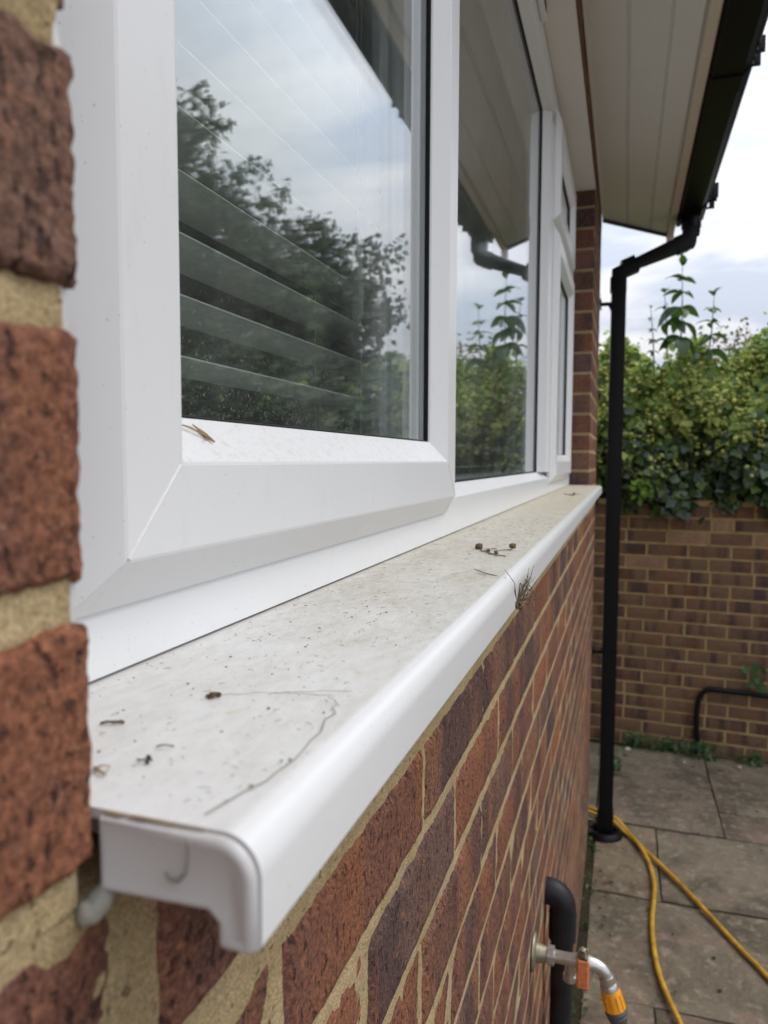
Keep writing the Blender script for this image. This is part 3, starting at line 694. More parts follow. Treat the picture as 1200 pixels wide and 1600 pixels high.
# ================================================================== DEBRIS ON THE SILL
TOP = -.0890
def crumb(name, parts, mat, label, cat='debris', group=None):
    mb = MB()
    for k_, q in parts:
        if k_ == 't': mb.tube(*q, n=5)
        else: mb.ico(*q)
    return tag(mb.build(name, mat), label, cat, group)
def wig(p, q, n, j, r, z=TOP+.0006):
    pts = []
    for i in range(n+1):
        t = i/n; e_ = 0 if i in (0, n) else 1
        pts.append((p[0]+(q[0]-p[0])*t+random.uniform(-j, j)*e_, p[1]+(q[1]-p[1])*t+random.uniform(-j, j)*e_, z+random.uniform(0, .0006)*e_))
    return ('t', (pts, [r*random.uniform(.7, 1.2) for _ in pts]))
def zsill(x):  # height of the rounded nose
    return TOP if x < cxn else czn+math.sqrt(max(0, r0*r0-(x-cxn)**2))
crumb('dried_leaf_clump', [('i', ((-.0189, .2395, TOP+.0012), .0016, .4, (1, 1.3, .8))), ('i', ((-.0175, .2410, TOP+.0010), .0011, .4)), ('i', ((-.0200, .2385, TOP+.0008), .001, .4)), wig((-.0215, .238), (-.0165, .2415), 4, .0006, .0003), wig((-.0195, .2415), (-.018, .237), 3, .0006, .00025)], 'twig', 'small brown clump of dried debris on the near part of the sill')
crumb('cobweb_strand', [wig((-.0175, .2410), (.0283, .2619), 14, .0009, .00012), wig((.0, .2475), (.0240, .2540), 9, .0012, .00012), wig((.022, .253), (.0300, .2440), 7, .001, .00012)], 'web', 'thin grey cobweb strand leading from the clump across the sill')
tr = [(.0275, .2430), (.0310, .2380), (.0300, .2310), (.0330, .2200), (.0330, .2120), (.0345, .2030), (.0350, .1960), (.0335, .1880), (.0330, .1800), (.0310, .1720), (.0290, .1650), (.0275, .1580)]
crumb('cobweb_strand', [('t', ([(x+random.uniform(-.0006, .0006), y_, zsill(x)+.0002) for x, y_ in tr], [.00022]*len(tr))), ('i', ((.0335, .1950, TOP+.0004), .0006, .4)), ('i', ((.0315, .1935, TOP+.0004), .0006, .4)), ('i', ((.0312, .176, TOP+.0004), .0004, .4))], 'web', 'crooked dirty cobweb line running to the near end of the sill')
crumb('dirt_streak', [('t', ([(.0275, .1500, -.0915), (.0278, .1497, -.0960), (.0272, .1496, -.1000), (.0255, .1495, -.1020), (.0230, .1495, -.1020), (.0215, .1495, -.1005)], [.0003, .0003, .0004, .0006, .0006, .0003]))], 'web', 'hooked brown smear of dirt on the end cap of the sill')
# twiggy bits in the middle
crumb('dead_twig', [wig((-.012, .735), (.006, .700), 6, .003, .0006), wig((.003, .705), (.022, .685), 5, .002, .0006), wig((-.004, .72), (.004, .745), 3, .002, .0004), ('i', ((-.013, .738, TOP+.003), .0036, .4)), ('i', ((.020, .742, TOP+.004), .0042, .25, (1, 1.2, .9))), ('i', ((.001, .715, TOP+.002), .0024, .4)), ('i', ((.011, .700, TOP+.002), .0022, .4)), wig((.008, .725), (.02, .742), 3, .001, .0003)], 'twig', 'dead twig with small dark buds lying halfway along the sill')
crumb('dead_twig', [wig((-.03, 2.05), (.0, 1.95), 4, .006, .0012), wig((-.01, 2.0), (.01, 2.08), 3, .004, .001), ('i', ((.0, 2.0, TOP+.003), .004, .4))], 'twig', 'dark twig bits at the far end of the sill')
crumb('spider_nest', [('i', ((.0470+random.gauss(0, .0015), .592+random.gauss(0, .006), -.1145+random.gauss(0, .0015)), random.uniform(.001, .0026), .5)) for _ in range(9)] + [('t', ([(.0465, .592+random.gauss(0, .004), -.113), (.048+random.uniform(-.002, .008), .60+random.uniform(-.012, .035), -.106+random.uniform(-.014, .010)), (.050+random.uniform(-.002, .010), .605+random.uniform(-.012, .045), -.104+random.uniform(-.016, .014))], [.0004, .0003, .00015])) for _ in range(26)] + [('t', ([(.0455, .590, -.111), (.0465, .578, -.102), (.040, .570, -.0905), (.022, .575, TOP+.001), (.012, .590, TOP+.0012)], [.0006, .0005, .0004, .0004, .0003])), ('t', ([(.0465, .580, -.104), (.047, .57, -.094), (.040, .565, -.083)], [.0004, .0003, .0002]))], 'twig', 'wispy tuft of web and dead legs hanging over the front edge of the sill')
seam = [('t', ([(x_, .1523, -.0896-(.0003 if x_ > .02 else 0)) for x_ in np.linspace(a_, b_, 5)], [r_ * random.uniform(.6, 1.2) for _ in range(5)])) for a_, b_, r_ in ((.0015, .008, .00045), (.009, .014, .0005), (.013, .022, .00035), (.022, .031, .00022))]
crumb('seam_dirt', seam, 'straw', 'brown dirt packed in the seam between sill top and end cap')
crumb('grass_bit', [wig((-.0395, .2020), (-.0325, .2055), 4, .0007, .0005), wig((-.036, .2035), (-.0345, .2070), 2, .0003, .0003)], 'twig', 'short brown stalk on the sill next to the near brick reveal')
crumb('grass_bit', [wig((-.0090, .1805), (-.0045, .1815), 3, .0004, .0003), ('i', ((-.0068, .1830, TOP+.0006), .0008, .5)), ('i', ((-.0052, .1800, TOP+.0005), .0006, .5)), wig((-.0095, .1905), (-.0045, .1925), 3, .0003, .00025)], 'dirt', 'pair of dark crumbs near the end of the sill')
crumb('grass_bit', [wig((-.0170, .1715), (-.0110, .1690), 4, .0006, .0005), wig((-.0165, .1722), (-.013, .1735), 3, .0004, .0003)], 'straw', 'frayed straw scrap at the corner between sill and brick')
sc_ = MB()
for k in range(260):
    t = random.random()**1.7; yy = .158+t*2.6; xx = random.uniform(-.068, .032)
    if random.random() < .5: yy = .16+random.random()*.28; xx = random.gauss(-.02, .022)
    if not -.07 < xx < .034: continue
    s_ = random.choice((.0001, .00013, .00016, .0002, .00026, .0004))*(1+yy*.5)
    sc_.ico((xx, yy, TOP+s_*.3), s_, .4, (random.uniform(.6, 1.8), random.uniform(.6, 1.8), .5))
for k in range(420):
    yy = .158+random.random()**1.6*2.4; xx = -.0705+abs(random.gauss(0, .0035)); s_ = random.choice((.0001, .00014, .0002, .0003))*(1+yy*.6)
    sc_.ico((xx, yy, TOP+s_*.3), s_, .4, (random.uniform(.6, 1.6), random.uniform(.6, 2.), .5))
tag(sc_.build('crumbs', 'dirt', origin=(0, 0, TOP)), 'scattered dark specks of dirt all along the sill top', 'dirt', kind='stuff')
ffs = MB()
for k in range(300):
    yy = .16+random.random()**1.3*1.0; xx = random.uniform(-.065, .03); a = random.random()*6.3; l = random.uniform(.0008, .0028)*(1+yy)
    ffs.tube([(xx, yy, TOP+.0003), (xx+l*math.cos(a)*.5+l*.1, yy+l*math.sin(a)*.5, TOP+.0006), (xx+l*math.cos(a), yy+l*math.sin(a), TOP+.0003)], .00006*(1+yy*1.5), 4)
tag(ffs.build('fluff', 'twig', origin=(0, 0, TOP)), 'fine hair-like fibres scattered on the sill top', 'fibres', kind='stuff')

# ================================================================== BLINDS AND ROOM
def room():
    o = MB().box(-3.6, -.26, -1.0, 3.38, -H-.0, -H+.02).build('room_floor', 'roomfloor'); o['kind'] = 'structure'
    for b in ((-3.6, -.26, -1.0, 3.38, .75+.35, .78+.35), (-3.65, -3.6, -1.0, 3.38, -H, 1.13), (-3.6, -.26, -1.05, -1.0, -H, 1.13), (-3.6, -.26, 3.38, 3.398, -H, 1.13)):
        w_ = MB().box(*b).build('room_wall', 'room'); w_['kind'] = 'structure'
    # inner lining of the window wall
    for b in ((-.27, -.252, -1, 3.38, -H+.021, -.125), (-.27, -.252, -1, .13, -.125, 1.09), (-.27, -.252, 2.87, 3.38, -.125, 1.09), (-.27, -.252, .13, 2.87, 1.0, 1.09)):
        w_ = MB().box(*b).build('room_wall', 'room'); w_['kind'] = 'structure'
room()
tag(MB().box(-.30, -.136, .151, 2.849, -.125, -.100).build('inner_sill', 'board'), 'white inner window board behind the glass', 'window board')
def blind(y0, y1, label, tassel=False):
    b = thing('venetian_blind', (-.175, (y0+y1)/2, -.08), label, 'blind', 'venetian blinds behind the window')
    mb = MB(); W2 = .025
    xs_ = np.linspace(-W2, W2, 5); pts = [(x, .0022*(1-(x/W2)**2)) for x in xs_]
    rings = [[(x, y, z+.0006) for x, z in pts]+[(x, y, z-.0006) for x, z in pts[::-1]] for y in (-(y1-y0)/2, (y1-y0)/2)]
    mb.loft(rings, True)
    me = None
    for k in range(23):
        z = -.052+.0389*k
        if me is None:
            o = mb.build('slat', 'slat', b, origin=(0, 0, 0), smooth=True, ang=40); me = o.data
            WORLD[o.name] = Vector((-.172, (y0+y1)/2, z+H)); o.location = WORLD[o.name]-WORLD[b.name]
            # lean the slat: room side low
        else:
            o = bpy.data.objects.new('slat', me); place(o, (-.172, (y0+y1)/2, z+H), b)
        o.rotation_euler = (0, R(-4), 0)
    MB().box(-.2, -.144, y0, y1, .885, .93, .002).build('head_rail', 'slat', b)
    MB().box(-.197, -.147, y0, y1, -.0995, -.0865, .002).build('bottom_rail', 'slat', b)
    for yy in (y0+.09, y1-.15, y1-.035):
        for x in (-.1985, -.1455):
            MB().tube([(x, yy, -.09), (x, yy, .89)], .0006, 5).build('ladder_cord', 'cordm', b)
    if tassel:
        t = MB(); t.tube([(-.138, .722, .225), (-.138, .722, .218), (-.138, .722, .20), (-.138, .7235, .155), (-.138, .724, .145), (-.138, .724, .140)], [.0015, .005, .0062, .0066, .0050, .002], 12)
        t.build('tassel', 'tassel', b, smooth=True, ang=60)
        MB().tube([(-.138, .722, .22), (-.139, .722, .5), (-.14, .722, .89)], .0006, 5).build('pull_cord', 'cordm', b)
    return b
blind(.175, .905, 'white venetian blind behind the nearest pane with a pull cord', True)
blind(.935, 1.93, 'white venetian blind behind the middle fixed pane')
blind(1.96, 2.80, 'white venetian blind behind the far opening sashes')

# ================================================================== EAVES
ev = thing('eaves', (.15, 1.6, 1.10), 'boxed eaves with pale ribbed soffit boards and fascia above the window', 'eaves')
SZ = 1.100
def endy(x): return 3.585+1.12*max(0, x)            # the far end is cut at a slant
def soff(x0, x1):
    mb = MB(); y0 = -1.3
    p = [(x0, SZ+.010), (x0, SZ+.0035), (x0+.0015, SZ+.003), (x0+.005, SZ), (x1-.006, SZ), (x1-.0045, SZ+.006), (x1-.0008, SZ+.006), (x1-.0008, SZ+.010)]
    mb.loft([[(x, y0, z) for x, z in p], [(x, endy(x), z) for x, z in p]], True)
    return mb.build('soffit_board', 'soffit', ev)
for a, b in ((.008, .108), (.108, .211), (.211, .289)): soff(a, b)
# ridge along each joint
for x in (.106, .209):
    mb = MB(); mb.loft([[(x-.004, y, SZ-.0002), (x-.001, y, SZ-.0035), (x+.002, y, SZ-.0002), (x+.002, y, SZ+.002), (x-.004, y, SZ+.002)] for y in (-1.3, endy(x)-.002)], True); mb.build('joint_strip', 'soffit', ev)
mb = MB(); mb.loft([[(x, y, z) for x, z in ((.0005, SZ-.012), (.003, SZ-.012), (.004, SZ-.003), (.012, SZ-.002), (.012, SZ+.002), (.0005, SZ+.002))] for y in (-1.3, 3.58)], True); mb.build('edge_trim', 'soffit', ev)
fm = MB(); fm.loft([[(x, y, z) for x, z in ((.289, SZ-.006), (.293, SZ-.012), (.318, SZ-.012), (.322, SZ-.006), (.322, SZ+.20), (.289, SZ+.20))] for y in (-1.3, 3.945)], True)
fm.build('fascia_board', 'fascia', ev, smooth=True, ang=30)
eb = MB(); eb.loft([[(x, endy(x)-.001+dy, z) for x in (.0, .2885) for z in ()] or [(0, endy(0)+dy, SZ-.014), (.2885, endy(.2885)+dy, SZ-.014), (.2885, endy(.2885)+dy, SZ+.25), (0, endy(0)+dy, SZ+.25)] for dy in (0, .018)], True)
eb.build('end_board', 'grey', ev)
MB().box(.289, .324, 3.9455, 3.96, SZ-.045, SZ+.2).build('fascia_end', 'fascia', ev)
rf = MB(); rf.loft([[(x, y, z) for x, z in ((-6, 4.0), (-6, 3.9), (.30, SZ+.185), (.36, SZ+.21), (.36, SZ+.235))] for y in (-1.3, 3.62)], True)
tag(rf.build('roof', 'tile'), kind='structure')

# gutter
gt = thing('gutter', (.385, 1.6, 1.10), 'black plastic rain gutter along the edge of the eaves', 'gutter')
def gprof(e_=0, t=.0025):
    o = [(.3225-0, 1.175+e_), (.3225-0, 1.106-e_), (.334, 1.088-e_), (.412+e_*.5, 1.088-e_), (.430+e_, 1.104-e_), (.446+e_, 1.168), (.452+e_, 1.171), (.452+e_, 1.176+e_)]
    i_ = [(x-(.003 if x > .38 else -.003)*(1 if z < 1.17 else 1), z+.003) for x, z in o[::-1]]
    return o+i_
gb_ = MB(); gb_.loft([[(x, y, z) for x, z in gprof()] for y in (-1.3, 3.72)], True); gb_.build('gutter_channel', 'black', gt, smooth=True, ang=30)
rim = MB(); rim.loft([[(x, y, z) for x, z in ((.4525, 1.1685), (.4565, 1.1705), (.4565, 1.1765), (.4525, 1.178))] for y in (-1.3, 3.70)], True); rim.build('gutter_lip_highlight', M['spacer'], gt)  # pale strip painting the bluish highlight along the glossy black rim
def clip(y, w, parent, e_=.004):
    mb = MB(); mb.loft([[(x, yy, z) for x, z in gprof(e_)] for yy in (y-w/2, y+w/2)], True)
    for dy in (-w*.38, w*.38):
        mb.box(.453, .470, y+dy-.004, y+dy+.004, 1.150, 1.190)
        mb.box(.444, .470, y+dy-.004, y+dy+.004, 1.146, 1.152)
    return mb.build('gutter_union', 'black', parent)
clip(2.42, .10, gt); clip(.4, .10, gt)
oc = MB(); oc.loft([[(x, yy, z) for x, z in gprof(.005)] for yy in (3.54, 3.735)], True)
for dy in (3.55, 3.60, 3.70): oc.box(.455, .478, dy, dy+.008, 1.140, 1.195); oc.box(.444, .478, dy, dy+.008, 1.134, 1.142)
oc.tube([(.378, 3.63, 1.09), (.378, 3.63, 1.035)], .042, 16); oc.box(.318, .336, 3.58, 3.68, 1.06, 1.10)
oc.build('gutter_outlet', 'black', gt)

# downpipe
dp = thing('downpipe', (.078, 3.60, -H), 'black square downpipe dropping from the gutter to a drain', 'downpipe')
PX, PY = .076, 3.60
path = [(.378, PY+.03, 1.085), (.378, PY+.03, .982), (PX+.002, PY, .862), (PX, PY, -H+.03)]
def sq(pts, r): return MB().tube(pts, r, 12, square=True)
sq(path, .033).build('pipe', 'black', dp, smooth=True, ang=30)
def collar(c, d, l, r=.0365):
    d = Vector(d).normalized(); c = Vector(c); return sq([c-d*l/2, c+d*l/2], r).build('socket', 'black', dp, smooth=True, ang=30)
dd = Vector(path[2])-Vector(path[1])
collar((.378, PY+.03, 1.03), (0, 0, -1), .05); collar(Vector(path[1])+dd*.13, dd, .05); collar(Vector(path[2])-dd*.15, dd, .06); collar((PX, PY, .80), (0, 0, -1), .06); collar((PX, PY, -H+.06), (0, 0, -1), .08, .038)
for z in (.705, -.885):
    b = MB(); b.box(PX-.0352, PX+.0352, PY-.0352, PY+.0352, z-.014, z+.014, .003); b.box(.0, PX-.034, PY-.078, PY-.05, z-.006, z+.006); b.box(.0, .006, PY-.09, PY-.035, z-.02, z+.02); b.box(PX-.04, PX-.03, PY-.078, PY-.01, z-.006, z+.006)
    b.build('bracket', 'black', dp)
# gully at its foot
gl_ = thing('drain_gully', (PX, 3.58, -H), 'black plastic drain gully at the foot of the downpipe', 'drain')
q = MB(); ring = []
for rr, z in ((.052, -H+.004), (.052, -H+.024), (.066, -H+.026), (.080, -H+.014), (.082, -H+.002)):
    ring.append([(PX+rr*math.cos(a), 3.58+rr*math.sin(a), z) for a in np.linspace(0, 2*math.pi, 25)[:-1]])
q.loft(ring, False); q.build('gully_rim', 'black', gl_, smooth=True, ang=40)
q = MB()
for k in range(-3, 4): q.box(PX+k*.014-.003, PX+k*.014+.003, 3.535, 3.625, -H+.006, -H+.014)
q.build('grate', 'black', gl_)

# waste pipe by the tap
wp = thing('waste_pipe', (.03, 1.42, -H), 'thick black plastic pipe bending out of the wall and dropping beside the tap', 'pipe')
el = [(-.03, 1.42, -.845)] + [(.022-.022*math.cos(a)+.006, 1.42, -.868+.024*math.sin(a)) for a in np.linspace(math.pi*.45, math.pi, 2)]
arc = [(-.02, 1.42, -.835), (.004, 1.42, -.834)] + [(.004+.028*math.sin(a), 1.42, -.862+.028*math.cos(a)) for a in np.linspace(.25, math.pi/2, 7)] + [(.032, 1.42, -.90)]
MB().tube(arc, .0250, 18).build('elbow', 'foam', wp, smooth=True, ang=60)
MB().tube([(.032, 1.42, -.872), (.032, 1.42, -.925)], .0262, 18).build('socket', 'foam', wp, smooth=True, ang=50)
MB().tube([(.032, 1.42, -.92), (.032, 1.42, -H-.01)], .0215, 18).build('pipe', 'foam', wp, smooth=True, ang=50)

# ------------------------------------------------------------------ tap
tp = thing('garden_tap', (0, 1.2, -.815), 'metal outdoor tap with an orange lever sticking out of the brick wall', 'tap')
TY, TZ = 1.2, -.815
q = MB(); q.tube([(.0005, TY, TZ), (.004, TY, TZ), (.006, TY, TZ)], [.030, .029, .018], 20); q.tube([(.004, TY, TZ), (.022, TY, TZ), (.024, TY, TZ)], [.0165, .0125, .012], 14); q.build('wall_flange', 'brass', tp, smooth=True, ang=40)
q = MB(); q.tube([(.022, TY, TZ), (.0235, TY, TZ), (.034, TY, TZ), (.0355, TY, TZ)], [.012, .0155, .0155, .012], 8); q.build('union_nut', 'metal', tp)
q = MB(); q.tube([(.034, TY, TZ), (.060, TY, TZ), (.074, TY, TZ), (.088, TY, TZ), (.100, TY, TZ-.001), (.109, TY, TZ-.005), (.115, TY, TZ-.011), (.119, TY, TZ-.019)], [.0100, .0100, .0125, .0125, .0110, .0110, .0105, .0105], 16)
q.build('tap_body', 'metal', tp, smooth=True, ang=60)
q = MB(); q.tube([(.1175, TY, TZ-.015), (.1195, TY, TZ-.022), (.121, TY, TZ-.030)], [.0130, .0132, .0120], 12); q.build('spout_ring', 'metal', tp, smooth=True, ang=40)
q = MB(); q.tube([(.078, TY, TZ), (.078, TY-.006, TZ+.014), (.079, TY-.008, TZ+.022)], [.008, .0075, .006], 12); q.ico((.080, TY-.008, TZ+.026), .0062, 0, (1, 1, .7)); q.build('lever_stem', 'brass', tp, smooth=True, ang=50)
q = MB(); q.box(.071, .091, TY-.0215, TY-.0155, TZ-.034, TZ+.016, .0028); q.build('lever', 'lever', tp, smooth=True, ang=30)
q = MB(); q.box(.086, .0885, TY-.013, TY-.009, TZ+.010, TZ+.030); q.build('lever_tab', 'metal', tp)
q = MB(); q.tube([(.060, TY+.01, TZ-.012), (.060, TY+.01, TZ-.034)], [.009, .009], 12); q.tube([(.060, TY+.01, TZ-.034), (.060, TY+.01, TZ-.042)], [.0115, .0115], 12); q.build('drain_screw', 'metal', tp, smooth=True, ang=40)
hc = thing('hose_connector', (.124, TY, TZ-.042), 'orange and grey hose connector pushed onto the tap spout', 'hose connector')
dv_ = Vector((.30, -.04, -1)).normalized(); c0 = Vector((.1205, TY, TZ-.027))
def seg(a, b, ra, rb, nm, mt, n=16, extra=()): 
    q = MB(); q.tube([c0+dv_*a, c0+dv_*(a+.002), c0+dv_*(b-.002), c0+dv_*b], [ra*.93, ra, rb, rb*.9], n); return q.build(nm, mt, hc, smooth=True, ang=40)
seg(.0, .010, .0145, .0150, 'collar', 'metal', 20); seg(.009, .042, .0150, .0172, 'sleeve', 'yellow', 20); seg(.042, .050, .0180, .0175, 'ring', 'grey', 20); seg(.050, .066, .0168, .0135, 'grip_nut', 'grey', 12); seg(.066, .076, .0115, .0100, 'tail', 'grey', 12)
q = MB(); 
for k in range(12):
    a = k*math.pi/6; s_ = dv_.cross(Vector((0, 1, 0))).normalized(); t_ = dv_.cross(s_)
    o_ = (s_*math.cos(a)+t_*math.sin(a))
    q.tube([c0+dv_*.016+o_*.0158, c0+dv_*.038+o_*.0170], .0012, 4)
q.build('grip_ribs', 'yellow', hc)

# ------------------------------------------------------------------ yellow hose on the paving
def smooth_path(P, n=8):
    P = [Vector(p) for p in P]; out_ = []
    for i in range(len(P)-1):
        p0, p1, p2, p3 = P[max(i-1, 0)], P[i], P[i+1], P[min(i+2, len(P)-1)]
        for k in range(n):
            t = k/n; out_.append(.5*((2*p1)+(-p0+p2)*t+(2*p0-5*p1+4*p2-p3)*t*t+(-p0+3*p1-3*p2+p3)*t**3))
    out_.append(P[-1]); return out_
zr = -H+.0115
hp = [(1.5, .9, zr), (1.2, 1.6, zr), (.90, 2.15, zr), (.640, 2.705, zr), (.555, 2.872, zr), (.465, 3.065, zr), (.359, 3.281, zr), (.25, 3.47, zr), (.17, 3.60, zr), (.110, 3.69, zr+.01), (.045, 3.742, zr), (-.02, 3.775, zr), (-.12, 3.80, zr)]
MBh = MB().tube(smooth_path(hp), .0092, 10)
yh = thing('garden_hose', (.3, 3., -H), 'yellow garden hose in two runs lying across the paving beside the downpipe', 'hose')
MBh.build('hose_run', 'hose', yh, smooth=True, ang=80)
hp2 = [(-.10, 3.84, zr), (.03, 3.80, zr), (.12, 3.72, zr+.012), (.19, 3.585, zr+.004), (.236, 3.46, zr+.012), (.268, 3.36, zr), (.284, 3.20, zr), (.281, 3.10, zr), (.268, 2.94, zr), (.266, 2.80, zr), (.275, 2.66, zr), (.295, 2.54, zr), (.333, 2.395, zr), (.38, 2.2, zr), (.46, 1.9, zr), (.60, 1.5, zr)]
MB().tube(smooth_path(hp2), .0092, 10).build('hose_run', 'hose', yh, smooth=True, ang=80)

# black cable pipe on the garden wall
cb = [gpt(.470, .03, -1.70), gpt(.462, .03, -1.62), gpt(.462, .03, -1.50), gpt(.475, .03, -1.425), gpt(.505, .03, -1.385), gpt(.56, .03, -1.372), gpt(.80, .03, -1.375), gpt(1.4, .03, -1.39), gpt(2.2, .03, -1.38)]
cb = [gpt(.470, .03, -H-.01)] + cb
tag(MB().tube(smooth_path(cb, 5), .0155, 10).build('black_conduit', 'black', smooth=True, ang=80), 'black bent pipe rising from the paving and running along the garden wall', 'pipe')

# ================================================================== PLANTS
def leaves(P, Nrm, L, Wd, droop=.25, curl=.18):
    """P (n,3) positions, Nrm preferred normals; returns verts, quads – each leaf a folded 6-vert blade"""
    n = len(P); d = rng.normal(size=(n, 3)); nr = Nrm/np.linalg.norm(Nrm, axis=1, keepdims=True)
    d -= (d*nr).sum(1, keepdims=True)*nr; d[:, 2] -= droop; d /= np.linalg.norm(d, axis=1, keepdims=True)
    s = np.cross(d, nr); s /= np.linalg.norm(s, axis=1, keepdims=True); up_ = np.cross(s, d)
    L = L[:, None]; Wd = Wd[:, None]
    V = np.stack([P, P+d*L*.45+s*Wd+up_*curl*L*.35, P+d*L-up_*curl*L*.6, P+d*L*.45-s*Wd+up_*curl*L*.35, P+d*L*.5], 1).reshape(-1, 3)
    b = np.arange(n)[:, None]*5
    F = np.concatenate([b+np.array([[0, 1, 4]]), b+np.array([[1, 2, 4]]), b+np.array([[2, 3, 4]]), b+np.array([[3, 0, 4]])], 0)
    return V, F
hd = thing('ivy_hedge', (2, 5.1, -.3), 'dense flowering ivy hedge with yellow-green umbels spilling over the garden wall', 'hedge')
def htop(x):   # top height of the hedge
    x = np.asarray(x, float)
    return .62+.08*np.sin(x*2.3+.6)+.07*np.sin(x*6.1+1)+.05*np.sin(x*15+.5)+.03*np.sin(x*37)-.12*np.exp(-((x-.28)/.16)**2)+ .25*np.clip(x-1.3, 0, 2)
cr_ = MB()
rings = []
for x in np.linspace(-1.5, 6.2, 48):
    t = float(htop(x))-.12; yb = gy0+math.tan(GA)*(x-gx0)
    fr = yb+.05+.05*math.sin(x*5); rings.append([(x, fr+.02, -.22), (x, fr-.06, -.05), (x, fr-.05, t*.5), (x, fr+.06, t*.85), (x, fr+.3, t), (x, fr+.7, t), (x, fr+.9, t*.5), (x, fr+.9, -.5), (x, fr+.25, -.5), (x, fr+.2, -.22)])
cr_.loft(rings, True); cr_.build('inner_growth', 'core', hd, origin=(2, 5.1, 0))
# leaves on the front face and the top
n = 30000
x = rng.uniform(-1.5, 6.2, n); sel = rng.random(n) < np.where(x < 1.6, 1., .55); x = x[sel]; n = len(x)
u = rng.random(n); top = htop(x)
z = -.30+(top+.30)*u**.85
yb = gy0+np.tan(GA)*(x-gx0)
bul = .10*np.sin(np.pi*np.clip((z+.30)/(top+.30), 0, 1))+.05*np.sin(x*9+z*7)+.04*np.sin(x*23-z*17)
y = yb-.03-bul+.16*np.clip((z-top*.6)/.4, 0, 1)**2+rng.uniform(0, .09, n)
P = np.stack([x, y, z+rng.normal(0, .02, n)], 1)
Nn = np.stack([rng.normal(0, .5, n), -np.ones(n)*1., rng.normal(.55, .4, n)], 1)
L = rng.uniform(.030, .085, n)
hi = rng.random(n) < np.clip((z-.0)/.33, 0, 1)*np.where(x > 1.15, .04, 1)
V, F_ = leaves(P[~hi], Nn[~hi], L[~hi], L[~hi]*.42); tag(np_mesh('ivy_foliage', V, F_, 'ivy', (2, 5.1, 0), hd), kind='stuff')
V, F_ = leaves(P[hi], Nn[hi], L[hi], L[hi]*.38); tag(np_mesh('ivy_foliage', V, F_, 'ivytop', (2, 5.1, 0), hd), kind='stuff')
n = 16000; x = rng.uniform(-1.5, 6.2, n); top = htop(x); yb = gy0+np.tan(GA)*(x-gx0)
P = np.stack([x, yb+rng.uniform(.0, .85, n), top+rng.normal(-.03, .045, n)], 1); Nn = np.stack([rng.normal(0, .5, n), rng.normal(-.4, .5, n), np.ones(n)], 1); L = rng.uniform(.03, .055, n)
rt = x > 1.2
for q_, m_ in ((rt, 'tree'), (~rt, 'ivytop')): V, F_ = leaves(P[q_], Nn[q_], L[q_], L[q_]*.36); tag(np_mesh('ivy_foliage', V, F_, m_, (2, 5.1, 0), hd), kind='stuff')
# sprigs breaking the skyline
n = 70; xs_ = rng.uniform(-1.4, 1.2, n); Pl = []; Nl = []
for xx in xs_:
    yb_ = gy0+math.tan(GA)*(xx-gx0)+rng.uniform(-.02, .5); t = float(htop(xx)); hgt = rng.uniform(.04, .16)
    for k in range(9):
        Pl.append((xx+rng.normal(0, .012), yb_+rng.normal(0, .012), t-.03+hgt*k/8)); Nl.append((rng.normal(0, 1), rng.normal(0, 1), .8))
Pl = np.array(Pl); Nl = np.array(Nl); L = rng.uniform(.025, .05, len(Pl)); V, F_ = leaves(Pl, Nl, L, L*.3); tag(np_mesh('ivy_foliage', V, F_, 'ivytop', (2, 5.1, 0), hd), kind='stuff')
# flower umbels: bunches of little globes
um = []; 
ic = MB().ico((0, 0, 0), 1, .0); IV = np.array(ic.v); IF = np.array(ic.f)
C_ = []
for k in range(1150):
    xx = rng.uniform(-1.4, 6.0)
    if xx > 1.15 and rng.random() < .97: continue
    t = float(htop(xx)); zz_ = -.12+(t+.12)*rng.random()**.62; yb_ = gy0+math.tan(GA)*(xx-gx0)
    bu = .10*math.sin(math.pi*min(1, max(0, (zz_+.30)/(t+.30))))+.05*math.sin(xx*9+zz_*7)+.04*math.sin(xx*23-zz_*17)
    yy = yb_-.055-bu+.16*max(0, (zz_-t*.6)/.4)**2
    for j in range(rng.integers(3, 11)): C_.append((xx+rng.normal(0, .024), yy+rng.normal(0, .012), zz_+rng.normal(0, .022), rng.uniform(.005, .0145)))
C_ = np.array(C_); jit = 1+rng.uniform(-.18, .18, (len(C_), 12, 1))
V = (C_[:, None, :3]+IV[None]*C_[:, None, 3:4]*jit).reshape(-1, 3); F_ = (np.arange(len(C_))[:, None, None]*12+IF[None]).reshape(-1, 3)
tag(np_mesh('ivy_flowers', V, F_, 'umbel', (2, 5.1, 0), hd), kind='stuff')
# spring-green tuft near the wall top
n = 46; P = np.stack([rng.normal(.235, .028, n), rng.uniform(4.64, 4.70, n), rng.normal(-.165, .032, n)], 1); Nn = np.stack([rng.normal(0, .5, n), -np.ones(n), rng.normal(.3, .4, n)], 1); L = rng.uniform(.03, .05, n)
V, F_ = leaves(P, Nn, L, L*.35); o = np_mesh('young_growth', V, F_, 'bright', (.235, 4.7, -.165), hd); tag(o, kind='stuff')

